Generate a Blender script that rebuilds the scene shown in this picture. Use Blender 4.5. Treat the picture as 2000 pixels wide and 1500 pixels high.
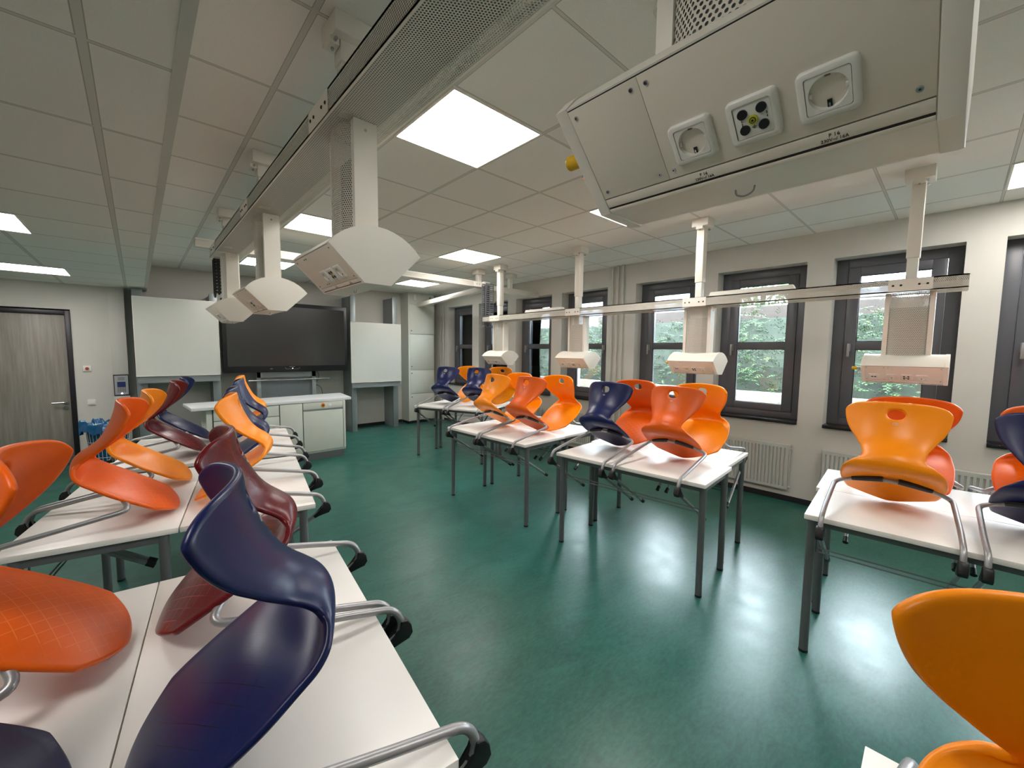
import bpy, bmesh, math, random
from math import sin, cos, pi, radians, sqrt, atan2, hypot
from mathutils import Vector, Matrix
random.seed(7)
for o in list(bpy.data.objects): bpy.data.objects.remove(o)
SC = bpy.context.scene
COL = SC.collection

# ------------------------------------------------------------------ camera, world, exposure
H = 1.64
cd = bpy.data.cameras.new('camera'); cam = bpy.data.objects.new('camera', cd); COL.objects.link(cam); SC.camera = cam
cd.sensor_fit = 'HORIZONTAL'; cd.sensor_width = 36.0; cd.lens = 796.5 / 2000 * 36.0; cd.clip_start = 0.02; cd.clip_end = 200
yaw, pitch, roll = radians(42.59), radians(-4.585), radians(0.60)
_f = Vector((sin(yaw)*cos(pitch), cos(yaw)*cos(pitch), sin(pitch)))
_r = Vector((cos(yaw), -sin(yaw), 0)); _u = _r.cross(_f)
_r2 = cos(roll)*_r + sin(roll)*_u; _u2 = -sin(roll)*_r + cos(roll)*_u
cam.matrix_world = Matrix(((_r2.x, _u2.x, -_f.x, 0), (_r2.y, _u2.y, -_f.y, 0), (_r2.z, _u2.z, -_f.z, H), (0, 0, 0, 1)))

W = bpy.data.worlds.new('world'); SC.world = W; W.use_nodes = True
_bg = W.node_tree.nodes['Background']; _bg.inputs[0].default_value = (0.80, 0.90, 1.0, 1); _bg.inputs[1].default_value = 13.0
SC.view_settings.view_transform = 'Standard'; SC.view_settings.look = 'None'
SC.view_settings.exposure = 1.55; SC.view_settings.gamma = 1.0
PANEL = 6.3     # emission of the ceiling light panels

# ------------------------------------------------------------------ materials
def new_mat(name):
    m = bpy.data.materials.new(name); m.use_nodes = True
    return m, m.node_tree, m.node_tree.nodes['Principled BSDF']
def srgb(r, g, b):
    f = lambda c: (c/255/12.92) if c/255 <= 0.04045 else ((c/255+0.055)/1.055)**2.4
    return (f(r), f(g), f(b), 1)
def lin(t, kind, **kw):
    n = t.nodes.new(kind)
    for k, v in kw.items():
        if k.startswith('i'): n.inputs[int(k[1:])].default_value = v
        else: setattr(n, k, v)
    return n
def plain(name, col, rough=0.5, metal=0.0, var=0.0, scale=8.0, bump=0.0, bscale=300.0, coat=0.0, spec=0.5):
    m, t, b = new_mat(name)
    b.inputs['Roughness'].default_value = rough; b.inputs['Metallic'].default_value = metal
    b.inputs['Coat Weight'].default_value = coat; b.inputs['Specular IOR Level'].default_value = spec
    tc = t.nodes.new('ShaderNodeTexCoord')
    nz = lin(t, 'ShaderNodeTexNoise'); nz.inputs['Scale'].default_value = scale; nz.inputs['Detail'].default_value = 4
    t.links.new(tc.outputs['Object'], nz.inputs['Vector'])
    rp = t.nodes.new('ShaderNodeValToRGB')
    rp.color_ramp.elements[0].position = 0.3; rp.color_ramp.elements[1].position = 0.7
    k0, k1 = 1-var, 1+var
    rp.color_ramp.elements[0].color = (col[0]*k0, col[1]*k0, col[2]*k0, 1)
    rp.color_ramp.elements[1].color = (min(col[0]*k1, 1), min(col[1]*k1, 1), min(col[2]*k1, 1), 1)
    t.links.new(nz.outputs['Fac'], rp.inputs['Fac']); t.links.new(rp.outputs['Color'], b.inputs['Base Color'])
    if bump:
        n2 = lin(t, 'ShaderNodeTexNoise'); n2.inputs['Scale'].default_value = bscale
        t.links.new(tc.outputs['Object'], n2.inputs['Vector'])
        bp = t.nodes.new('ShaderNodeBump'); bp.inputs['Strength'].default_value = bump; bp.inputs['Distance'].default_value = 0.001
        t.links.new(n2.outputs['Fac'], bp.inputs['Height']); t.links.new(bp.outputs['Normal'], b.inputs['Normal'])
    return m
def mth(t, op, a, b=None, c=None):
    n = t.nodes.new('ShaderNodeMath'); n.operation = op
    for i, v in enumerate((a, b, c)):
        if v is None: continue
        if isinstance(v, (int, float)): n.inputs[i].default_value = v
        else: t.links.new(v, n.inputs[i])
    return n.outputs[0]
M = {}
M['wall'] = plain('wall_paint', srgb(206, 204, 196), 0.75, var=0.02, scale=3, bump=0.25, bscale=180)
M['white'] = plain('white_coated_metal', srgb(236, 231, 219), 0.38, var=0.015, scale=5, bump=0.08, bscale=500)
M['white_gloss'] = plain('white_plastic', srgb(232, 230, 222), 0.22, var=0.01)
M['panel_face'] = plain('pod_front_panel', srgb(232, 224, 209), 0.42, var=0.015, scale=5, bump=0.1, bscale=600)
M['cabinet'] = plain('cabinet_laminate', srgb(206, 209, 198), 0.4, var=0.015)
M['cab_edge'] = plain('cabinet_gap', srgb(70, 72, 68), 0.8)
M['black'] = plain('black_plastic', srgb(18, 18, 20), 0.4)
M['dark'] = plain('dark_line', srgb(40, 36, 32), 0.7)
M['steel'] = plain('silver_tube', srgb(158, 157, 158), 0.38, metal=0.55, var=0.04, scale=40)
M['chrome'] = plain('chrome', srgb(200, 200, 200), 0.2, metal=1.0)
M['leg'] = plain('grey_leg_steel', srgb(104, 107, 108), 0.42, metal=0.3, var=0.03)
M['top'] = plain('white_table_laminate', srgb(236, 231, 224), 0.36, var=0.015, scale=6, bump=0.06, bscale=700)
M['frame'] = plain('window_frame_grey', srgb(88, 89, 94), 0.34, var=0.02)
M['stone'] = plain('black_granite', srgb(30, 31, 34), 0.25, var=0.5, scale=350)
M['plinth'] = plain('black_plinth', srgb(26, 27, 29), 0.6)
M['rad'] = plain('radiator_enamel', srgb(196, 197, 190), 0.35)
M['alu'] = plain('grey_aluminium', srgb(142, 150, 150), 0.42, metal=0.35, var=0.02)
M['alu_dark'] = plain('grey_slat_panel', srgb(112, 119, 121), 0.5, metal=0.2, var=0.05, scale=20)
M['board'] = plain('whiteboard_enamel', srgb(208, 210, 202), 0.13, var=0.01)
M['screen'] = plain('dark_screen', srgb(46, 47, 46), 0.2, var=0.04, scale=1.5)
M['doorframe'] = plain('black_door_frame', srgb(24, 25, 29), 0.4)
M['yellow'] = plain('yellow_handle', srgb(214, 170, 12), 0.45)
M['ycol'] = plain('green_yellow_ring', srgb(196, 196, 40), 0.45)
M['redorange'] = plain('red_button', srgb(176, 62, 24), 0.4)
M['bag'] = plain('blue_plastic_bag', srgb(20, 84, 128), 0.18, var=0.15, scale=15, bump=0.5, bscale=25)
M['paper'] = plain('display_panel', srgb(170, 172, 176), 0.4)
M['bluescreen'] = plain('blue_display', srgb(40, 56, 110), 0.3)
M['ledge'] = plain('worktop_grey_white', srgb(214, 216, 216), 0.3, var=0.02, scale=9)
M['jamb'] = plain('white_reveal', srgb(196, 204, 210), 0.6)
M['concrete'] = plain('stained_concrete', srgb(120, 119, 110), 0.85, var=0.18, scale=2.5, bump=0.3, bscale=60)
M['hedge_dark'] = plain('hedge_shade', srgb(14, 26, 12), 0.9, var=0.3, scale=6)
M['bounce_ground'] = plain('pale_bounce_ground', srgb(176, 172, 162), 0.9, var=0.1)  # ground made pale so that it bounces daylight up to the ceiling
M['house'] = plain('house_render', srgb(214, 218, 222), 0.8)
M['fence'] = plain('brown_fence_boards', srgb(44, 35, 30), 0.8, var=0.2, scale=5)
M['cable'] = M['black']
M['drag'] = plain('cable_chain_grey', srgb(112, 114, 118), 0.5)
M['sock_hole'] = plain('socket_pin_hole', srgb(120, 112, 100), 0.6)

def mat_door():
    m, t, b = new_mat('grey_oak_veneer'); b.inputs['Roughness'].default_value = 0.45
    tc = t.nodes.new('ShaderNodeTexCoord'); mp = t.nodes.new('ShaderNodeMapping'); mp.inputs['Scale'].default_value = (14, 14, 0.8)
    t.links.new(tc.outputs['Object'], mp.inputs['Vector'])
    nz = lin(t, 'ShaderNodeTexNoise'); nz.inputs['Scale'].default_value = 2.2; nz.inputs['Detail'].default_value = 8; nz.inputs['Roughness'].default_value = 0.62
    t.links.new(mp.outputs['Vector'], nz.inputs['Vector'])
    rp = t.nodes.new('ShaderNodeValToRGB'); rp.color_ramp.elements[0].position = 0.3; rp.color_ramp.elements[1].position = 0.72
    rp.color_ramp.elements[0].color = srgb(122, 117, 108); rp.color_ramp.elements[1].color = srgb(154, 148, 138)
    t.links.new(nz.outputs['Fac'], rp.inputs['Fac']); t.links.new(rp.outputs['Color'], b.inputs['Base Color'])
    return m
M['door'] = mat_door()

def mat_floor():
    m, t, b = new_mat('green_linoleum')
    tc = t.nodes.new('ShaderNodeTexCoord')
    mp = t.nodes.new('ShaderNodeMapping'); mp.inputs['Scale'].default_value = (1, 2.2, 1); mp.inputs['Rotation'].default_value = (0, 0, 0.3)
    t.links.new(tc.outputs['Object'], mp.inputs['Vector'])
    n1 = lin(t, 'ShaderNodeTexNoise'); n1.inputs['Scale'].default_value = 2.2; n1.inputs['Detail'].default_value = 9; n1.inputs['Roughness'].default_value = 0.7; n1.inputs['Distortion'].default_value = 0.8
    n2 = lin(t, 'ShaderNodeTexNoise'); n2.inputs['Scale'].default_value = 26; n2.inputs['Detail'].default_value = 8; n2.inputs['Roughness'].default_value = 0.7
    t.links.new(mp.outputs['Vector'], n1.inputs['Vector']); t.links.new(mp.outputs['Vector'], n2.inputs['Vector'])
    s = mth(t, 'ADD', mth(t, 'MULTIPLY', n1.outputs['Fac'], 0.5), mth(t, 'MULTIPLY', n2.outputs['Fac'], 0.5))
    rp = t.nodes.new('ShaderNodeValToRGB'); e = rp.color_ramp.elements
    e[0].position = 0.36; e[0].color = srgb(22, 74, 65); e[1].position = 0.64; e[1].color = srgb(48, 106, 93)
    t.links.new(s, rp.inputs['Fac']); t.links.new(rp.outputs['Color'], b.inputs['Base Color'])
    n3 = lin(t, 'ShaderNodeTexNoise'); n3.inputs['Scale'].default_value = 5; n3.inputs['Detail'].default_value = 6
    t.links.new(tc.outputs['Object'], n3.inputs['Vector'])
    t.links.new(mth(t, 'MULTIPLY_ADD', n3.outputs['Fac'], 0.18, 0.24), b.inputs['Roughness'])
    b.inputs['Specular IOR Level'].default_value = 0.45
    n4 = lin(t, 'ShaderNodeTexNoise'); n4.inputs['Scale'].default_value = 90; t.links.new(tc.outputs['Object'], n4.inputs['Vector'])
    bp = t.nodes.new('ShaderNodeBump'); bp.inputs['Strength'].default_value = 0.12; bp.inputs['Distance'].default_value = 0.001
    t.links.new(n4.outputs['Fac'], bp.inputs['Height']); t.links.new(bp.outputs['Normal'], b.inputs['Normal'])
    return m
M['floor'] = mat_floor()

GX, GY, GP = 1.177, 1.715, 0.625
def mat_ceiling(name, col, line):
    m, t, b = new_mat(name); b.inputs['Roughness'].default_value = 0.85
    tc = t.nodes.new('ShaderNodeTexCoord'); sp = t.nodes.new('ShaderNodeSeparateXYZ'); t.links.new(tc.outputs['Object'], sp.inputs[0])
    def bar(out, off, w):
        a = mth(t, 'DIVIDE', mth(t, 'SUBTRACT', out, off - 20*GP), GP)
        fr = mth(t, 'FRACT', a)
        d = mth(t, 'MINIMUM', fr, mth(t, 'SUBTRACT', 1.0, fr))
        return mth(t, 'LESS_THAN', d, w/2/GP), mth(t, 'MULTIPLY', mth(t, 'LESS_THAN', d, (w/2+0.003)/GP), mth(t, 'GREATER_THAN', d, w/2/GP)), mth(t, 'FLOOR', a)
    bx, ex, ix = bar(sp.outputs[0], GX, 0.021); by, ey, iy = bar(sp.outputs[1], GY, 0.013)
    ln = mth(t, 'MAXIMUM', bx, by)
    ed = mth(t, 'MAXIMUM', ex, ey)
    cb = t.nodes.new('ShaderNodeCombineXYZ'); t.links.new(ix, cb.inputs[0]); t.links.new(iy, cb.inputs[1])
    wn = t.nodes.new('ShaderNodeTexWhiteNoise'); t.links.new(cb.outputs[0], wn.inputs['Vector'])
    nz = lin(t, 'ShaderNodeTexNoise'); nz.inputs['Scale'].default_value = 160; nz.inputs['Detail'].default_value = 3; t.links.new(tc.outputs['Object'], nz.inputs['Vector'])
    k = mth(t, 'ADD', mth(t, 'MULTIPLY_ADD', wn.outputs['Value'], 0.035, 0.965), mth(t, 'MULTIPLY_ADD', nz.outputs['Fac'], 0.14, -0.07))
    mx = t.nodes.new('ShaderNodeMix'); mx.data_type = 'RGBA'; mx.blend_type = 'MULTIPLY'; mx.inputs['Factor'].default_value = 1
    mx.inputs['A'].default_value = col; t.links.new(k, mx.inputs['B'])
    m2 = t.nodes.new('ShaderNodeMix'); m2.data_type = 'RGBA'; t.links.new(mx.outputs['Result'], m2.inputs['A']); m2.inputs['B'].default_value = line
    t.links.new(ln, m2.inputs['Factor'])
    m3 = t.nodes.new('ShaderNodeMix'); m3.data_type = 'RGBA'; t.links.new(m2.outputs['Result'], m3.inputs['A']); m3.inputs['B'].default_value = (line[0]*.4, line[1]*.4, line[2]*.4, 1)
    t.links.new(mth(t, 'MULTIPLY', mth(t, 'MULTIPLY', ed, mth(t, 'SUBTRACT', 1.0, ln)), 0.75), m3.inputs['Factor'])
    t.links.new(m3.outputs['Result'], b.inputs['Base Color'])
    return m
M['ceil'] = mat_ceiling('ceiling_tiles', srgb(240, 238, 230), srgb(212, 210, 200))
M['panel_on'] = None
def mat_emit(name, col, s):
    m, t, b = new_mat(name); b.inputs['Base Color'].default_value = (0.9, 0.9, 0.9, 1)
    b.inputs['Emission Color'].default_value = col; b.inputs['Emission Strength'].default_value = s; return m
M['panel_on'] = mat_emit('lit_panel', (1.0, 0.95, 0.915, 1), PANEL)
M['led'] = mat_emit('status_led', (0.8, 0.9, 1.0, 1), 4.0)

def mat_perf(name, col, pitch, rad):
    m, t, b = new_mat(name); b.inputs['Roughness'].default_value = 0.4; b.inputs['Base Color'].default_value = col
    uv = t.nodes.new('ShaderNodeUVMap'); sp = t.nodes.new('ShaderNodeSeparateXYZ'); t.links.new(uv.outputs[0], sp.inputs[0])
    x = mth(t, 'DIVIDE', sp.outputs[0], pitch); y = mth(t, 'DIVIDE', sp.outputs[1], pitch*0.866)
    row = mth(t, 'FLOOR', y); off = mth(t, 'MULTIPLY', mth(t, 'FLOORED_MODULO', row, 2.0), 0.5)
    fx = mth(t, 'SUBTRACT', mth(t, 'FRACT', mth(t, 'ADD', x, off)), 0.5)
    fy = mth(t, 'MULTIPLY', mth(t, 'SUBTRACT', mth(t, 'FRACT', y), 0.5), 0.866)
    d = mth(t, 'SQRT', mth(t, 'ADD', mth(t, 'MULTIPLY', fx, fx), mth(t, 'MULTIPLY', fy, fy)))
    hole = mth(t, 'LESS_THAN', d, rad)
    t.links.new(mth(t, 'SUBTRACT', 1.0, hole), b.inputs['Alpha'])
    return m
M['perf'] = mat_perf('perforated_sheet', srgb(218, 214, 201), 0.0092, 0.31)

def mat_brick():
    m, t, b = new_mat('red_brick'); b.inputs['Roughness'].default_value = 0.85
    tc = t.nodes.new('ShaderNodeTexCoord'); sp = t.nodes.new('ShaderNodeSeparateXYZ'); t.links.new(tc.outputs['Object'], sp.inputs[0])
    cb = t.nodes.new('ShaderNodeCombineXYZ'); t.links.new(mth(t, 'ADD', sp.outputs[0], sp.outputs[1]), cb.inputs[0]); t.links.new(sp.outputs[2], cb.inputs[1])
    br = t.nodes.new('ShaderNodeTexBrick'); t.links.new(cb.outputs[0], br.inputs['Vector'])
    br.inputs['Scale'].default_value = 1; br.inputs['Brick Width'].default_value = 0.22; br.inputs['Row Height'].default_value = 0.083
    br.inputs['Mortar Size'].default_value = 0.009; br.inputs['Color1'].default_value = srgb(112, 50, 36); br.inputs['Color2'].default_value = srgb(92, 38, 28)
    br.inputs['Mortar'].default_value = srgb(150, 136, 122); br.inputs['Mortar Smooth'].default_value = 0.1
    t.links.new(br.outputs['Color'], b.inputs['Base Color']); return m
M['brick'] = mat_brick()
def mat_tiles():
    m, t, b = new_mat('grey_roof_tiles'); b.inputs['Roughness'].default_value = 0.7
    tc = t.nodes.new('ShaderNodeTexCoord'); sp = t.nodes.new('ShaderNodeSeparateXYZ'); t.links.new(tc.outputs['Object'], sp.inputs[0])
    cb = t.nodes.new('ShaderNodeCombineXYZ'); t.links.new(sp.outputs[1], cb.inputs[0]); t.links.new(mth(t, 'MULTIPLY', sp.outputs[2], 1.6), cb.inputs[1])
    br = t.nodes.new('ShaderNodeTexBrick'); t.links.new(cb.outputs[0], br.inputs['Vector']); br.inputs['Scale'].default_value = 1
    br.inputs['Brick Width'].default_value = 0.3; br.inputs['Row Height'].default_value = 0.32; br.inputs['Mortar Size'].default_value = 0.03
    br.inputs['Color1'].default_value = srgb(176, 182, 190); br.inputs['Color2'].default_value = srgb(150, 156, 166); br.inputs['Mortar'].default_value = srgb(84, 90, 100)
    t.links.new(br.outputs['Color'], b.inputs['Base Color']); return m
M['tiles'] = mat_tiles()
M['darkroof'] = plain('dark_roof', srgb(58, 66, 78), 0.6, var=0.1)

def mat_glass():
    m, t, b = new_mat('window_glass'); t.nodes.remove(b)
    tr = t.nodes.new('ShaderNodeBsdfTransparent'); tr.inputs[0].default_value = (0.95, 0.98, 0.97, 1)
    gl = t.nodes.new('ShaderNodeBsdfGlossy'); gl.inputs['Roughness'].default_value = 0.01
    fr = t.nodes.new('ShaderNodeFresnel'); fr.inputs[0].default_value = 1.45
    mx = t.nodes.new('ShaderNodeMixShader'); t.links.new(fr.outputs[0], mx.inputs[0]); t.links.new(tr.outputs[0], mx.inputs[1]); t.links.new(gl.outputs[0], mx.inputs[2])
    t.links.new(mx.outputs[0], t.nodes['Material Output'].inputs[0]); return m
M['glass'] = mat_glass()
def mat_leaf():
    m, t, b = new_mat('juniper_leaves'); b.inputs['Roughness'].default_value = 0.6
    tc = t.nodes.new('ShaderNodeTexCoord')
    nz = lin(t, 'ShaderNodeTexNoise'); nz.inputs['Scale'].default_value = 2.2; nz.inputs['Detail'].default_value = 5; t.links.new(tc.outputs['Object'], nz.inputs['Vector'])
    n2 = lin(t, 'ShaderNodeTexNoise'); n2.inputs['Scale'].default_value = 24; t.links.new(tc.outputs['Object'], n2.inputs['Vector'])
    s = mth(t, 'ADD', mth(t, 'MULTIPLY', nz.outputs['Fac'], 0.55), mth(t, 'MULTIPLY', n2.outputs['Fac'], 0.45))
    rp = t.nodes.new('ShaderNodeValToRGB'); e = rp.color_ramp.elements
    e[0].position = 0.34; e[0].color = srgb(18, 46, 18); e[1].position = 0.56; e[1].color = srgb(56, 96, 40)
    x = e.new(0.66); x.color = srgb(120, 134, 60)
    t.links.new(s, rp.inputs['Fac']); t.links.new(rp.outputs['Color'], b.inputs['Base Color']); return m
M['leaf'] = mat_leaf()

def mat_chair(name, col, col2, rough):
    m, t, b = new_mat(name); b.inputs['Roughness'].default_value = rough; b.inputs['Specular IOR Level'].default_value = 0.38
    uv = t.nodes.new('ShaderNodeUVMap'); sp = t.nodes.new('ShaderNodeSeparateXYZ'); t.links.new(uv.outputs[0], sp.inputs[0])
    S, V = sp.outputs[0], sp.outputs[1]
    def ln(expr, p, w):
        fr = mth(t, 'FRACT', mth(t, 'DIVIDE', expr, p)); d = mth(t, 'MINIMUM', fr, mth(t, 'SUBTRACT', 1.0, fr))
        return mth(t, 'LESS_THAN', d, w/2/p)
    a = ln(mth(t, 'ADD', mth(t, 'ADD', S, mth(t, 'MULTIPLY', V, 0.75)), 10.0), 0.042, 0.0022)
    c = ln(mth(t, 'ADD', mth(t, 'SUBTRACT', S, mth(t, 'MULTIPLY', V, 0.75)), 10.0), 0.042, 0.0022)
    g = mth(t, 'MAXIMUM', a, c)
    seat = mth(t, 'MULTIPLY', mth(t, 'LESS_THAN', S, 0.33), mth(t, 'LESS_THAN', mth(t, 'ABSOLUTE', V), 0.135))
    seat = mth(t, 'MULTIPLY', seat, mth(t, 'GREATER_THAN', S, 0.05))
    g = mth(t, 'MULTIPLY', g, mth(t, 'MULTIPLY_ADD', seat, 0.80, 0.13))
    tc = t.nodes.new('ShaderNodeTexCoord'); nz = lin(t, 'ShaderNodeTexNoise'); nz.inputs['Scale'].default_value = 500; t.links.new(tc.outputs['Object'], nz.inputs['Vector'])
    mx = t.nodes.new('ShaderNodeMix'); mx.data_type = 'RGBA'; mx.inputs['A'].default_value = col; mx.inputs['B'].default_value = col2
    t.links.new(mth(t, 'MULTIPLY', g, 0.75), mx.inputs['Factor'])
    t.links.new(mx.outputs['Result'], b.inputs['Base Color'])
    hb = mth(t, 'SUBTRACT', mth(t, 'MULTIPLY', nz.outputs['Fac'], 0.25), g)
    bp = t.nodes.new('ShaderNodeBump'); bp.inputs['Strength'].default_value = 0.35; bp.inputs['Distance'].default_value = 0.001
    t.links.new(hb, bp.inputs['Height']); t.links.new(bp.outputs['Normal'], b.inputs['Normal'])
    return m
CH = {'amber': mat_chair('amber_plastic', srgb(255, 146, 0), srgb(255, 170, 60), 0.34),
      'orange': mat_chair('orange_plastic', srgb(226, 92, 2), srgb(238, 134, 70), 0.36),
      'red': mat_chair('wine_red_plastic', srgb(98, 14, 22), srgb(158, 76, 78), 0.26),
      'navy': mat_chair('navy_plastic', srgb(17, 27, 76), srgb(4, 8, 30), 0.30)}

# ------------------------------------------------------------------ mesh helpers
class MB:
    def __init__(s): s.bm = bmesh.new(); s.uv = None; s.mats = []
    def _mi(s, m):
        if m not in s.mats: s.mats.append(m)
        return s.mats.index(m)
    def box(s, a, b, bev=0.0, mx=None, seg=2, m=None):
        lo = [min(a[i], b[i]) for i in range(3)]; hi = [max(a[i], b[i]) for i in range(3)]
        vs = [s.bm.verts.new((x, y, z)) for x in (lo[0], hi[0]) for y in (lo[1], hi[1]) for z in (lo[2], hi[2])]
        F = [(0, 1, 3, 2), (4, 6, 7, 5), (0, 4, 5, 1), (2, 3, 7, 6), (0, 2, 6, 4), (1, 5, 7, 3)]
        fs = [s.bm.faces.new([vs[i] for i in f]) for f in F]
        if m is not None:
            for f in fs: f.material_index = s._mi(m)
        geo = vs
        if bev > 0:
            es = list({e for f in fs for e in f.edges})
            r = bmesh.ops.bevel(s.bm, geom=es, offset=bev, segments=seg, profile=0.5, affect='EDGES')
            geo = list({v for f in r['faces'] for v in f.verts} | {v for v in vs if v.is_valid})
        if mx is not None: bmesh.ops.transform(s.bm, matrix=mx, verts=[v for v in geo if v.is_valid])
        return s
    def prism(s, prof, y0, y1, axis='y', bev=0, mx=None, m=None):
        """profile of (p,q) points extruded along an axis: 'y': (x,z), 'z': (x,y), 'x': (y,z)"""
        def P(p, t):
            return {'y': (p[0], t, p[1]), 'z': (p[0], p[1], t), 'x': (t, p[0], p[1])}[axis]
        A = [s.bm.verts.new(P(p, y0)) for p in prof]; B = [s.bm.verts.new(P(p, y1)) for p in prof]
        n = len(prof); fs = [s.bm.faces.new(A), s.bm.faces.new(B[::-1])]
        for i in range(n): fs.append(s.bm.faces.new((A[i], B[i], B[(i+1) % n], A[(i+1) % n])))
        if m is not None:
            for f in fs: f.material_index = s._mi(m)
        vs = A+B
        if bev:
            es = [e for e in list({e for f in fs[:2] for e in f.edges})]
            r = bmesh.ops.bevel(s.bm, geom=es, offset=bev, segments=2, profile=0.5, affect='EDGES')
            vs = list({v for f in r['faces'] for v in f.verts} | {v for v in vs if v.is_valid})
        if mx is not None: bmesh.ops.transform(s.bm, matrix=mx, verts=[v for v in vs if v.is_valid])
        return s
    def cyl(s, p0, p1, r0, r1=None, seg=16, cap=True, mx=None, m=None):
        r1 = r0 if r1 is None else r1
        p0, p1 = Vector(p0), Vector(p1); d = (p1-p0).normalized()
        a = d.orthogonal().normalized(); b = d.cross(a)
        A = [s.bm.verts.new(p0 + (a*cos(2*pi*i/seg)+b*sin(2*pi*i/seg))*r0) for i in range(seg)]
        B = [s.bm.verts.new(p1 + (a*cos(2*pi*i/seg)+b*sin(2*pi*i/seg))*r1) for i in range(seg)]
        fs = [s.bm.faces.new((A[i], A[(i+1) % seg], B[(i+1) % seg], B[i])) for i in range(seg)]
        if cap: fs += [s.bm.faces.new(A[::-1]), s.bm.faces.new(B)]
        if m is not None:
            for f in fs: f.material_index = s._mi(m)
        if mx is not None: bmesh.ops.transform(s.bm, matrix=mx, verts=A+B)
        return s
    def tube(s, pts, r, fil=0.03, seg=10, cap=True, mx=None, fseg=5):
        P = [Vector(p) for p in pts]; out = [P[0]]
        for i in range(1, len(P)-1):
            a, b, c = P[i-1], P[i], P[i+1]; d1 = (a-b); d2 = (c-b)
            f = min(fil, d1.length*.48, d2.length*.48); s0 = b+d1.normalized()*f; s1 = b+d2.normalized()*f
            for k in range(fseg+1):
                t = k/fseg; out.append((1-t)**2*s0+2*t*(1-t)*b+t*t*s1)
        out.append(P[-1]); rings = []; prev = None
        for i, p in enumerate(out):
            d = (out[min(i+1, len(out)-1)]-out[max(i-1, 0)]).normalized()
            if prev is None: a = d.orthogonal().normalized()
            else: a = (prev-d*prev.dot(d)).normalized()
            prev = a; b = d.cross(a); rr = r(i/(len(out)-1)) if callable(r) else r
            rings.append([s.bm.verts.new(p+(a*cos(2*pi*k/seg)+b*sin(2*pi*k/seg))*rr) for k in range(seg)])
        for A, B in zip(rings, rings[1:]):
            for k in range(seg): s.bm.faces.new((A[k], A[(k+1) % seg], B[(k+1) % seg], B[k]))
        if cap: s.bm.faces.new(rings[0][::-1]); s.bm.faces.new(rings[-1])
        if mx is not None: bmesh.ops.transform(s.bm, matrix=mx, verts=[v for R in rings for v in R])
        return s
    def uvquad(s, pts, uvs, m=None):
        if s.uv is None: s.uv = s.bm.loops.layers.uv.new('UVMap')
        f = s.bm.faces.new([s.bm.verts.new(p) for p in pts])
        for l, u in zip(f.loops, uvs): l[s.uv].uv = u
        if m is not None: f.material_index = s._mi(m)
        return s
    def text(s, string, size, mx, depth=0.0002):
        cu = bpy.data.curves.new('t', 'FONT'); cu.body = string; cu.size = size; cu.align_x = 'CENTER'; cu.align_y = 'CENTER'; cu.extrude = depth; cu.resolution_u = 3
        ob = bpy.data.objects.new('t', cu); COL.objects.link(ob)
        me = bpy.data.meshes.new_from_object(ob.evaluated_get(bpy.context.evaluated_depsgraph_get()))
        me.transform(mx); s.bm.from_mesh(me)
        bpy.data.objects.remove(ob); bpy.data.curves.remove(cu); bpy.data.meshes.remove(me)
        return s
    def mesh(s, name, mat, smooth=35):
        bmesh.ops.recalc_face_normals(s.bm, faces=s.bm.faces)
        me = bpy.data.meshes.new(name); s.bm.to_mesh(me); s.bm.free()
        if s.mats:
            for m in s.mats: me.materials.append(m)
        elif mat: me.materials.append(mat)
        if smooth:
            me.polygons.foreach_set('use_smooth', [True]*len(me.polygons)); me.set_sharp_from_angle(angle=radians(smooth))
        return me
    def obj(s, name, mat, parent=None, loc=None, smooth=35):
        o = bpy.data.objects.new(name, s.mesh(name, mat, smooth)); COL.objects.link(o)
        if parent: o.parent = parent
        if loc: o.location = loc
        return o
def thing(name, label, cat, loc=(0, 0, 0), rz=0.0, group=None):
    o = bpy.data.objects.new(name, None); COL.objects.link(o); o.location = loc; o.rotation_euler = (0, 0, rz)
    o.empty_display_size = 0.1; o['label'] = label; o['category'] = cat
    if group: o['group'] = group
    return o
def tag(o, label, cat, group=None, kind=None):
    o['label'] = label; o['category'] = cat
    if group: o['group'] = group
    if kind: o['kind'] = kind
    return o
def struct(o, label=None, cat=None):
    o['kind'] = 'structure'
    if label: o['label'] = label; o['category'] = cat
    return o
def kids(o): return [c for c in bpy.data.objects if c.parent == o]
def copy_tree(o, loc=None, rot=None, label=None, group=None, swap=None, parent=None):
    c = o.copy(); COL.objects.link(c); c.parent = parent
    if parent is None:
        c.location = loc
        if rot is not None: c.rotation_euler = rot
        if label: c['label'] = label
        if group: c['group'] = group
    if swap and c.data is not None and c.data.name in swap: c.data = swap[c.data.name]
    for ch in CH_KIDS.get(o.name, []): copy_tree(ch, swap=swap, parent=c)
    return c
CH_KIDS = {}
def register(o):
    CH_KIDS[o.name] = [c for c in bpy.data.objects if c.parent == o]
    for c in CH_KIDS[o.name]: register(c)

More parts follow.
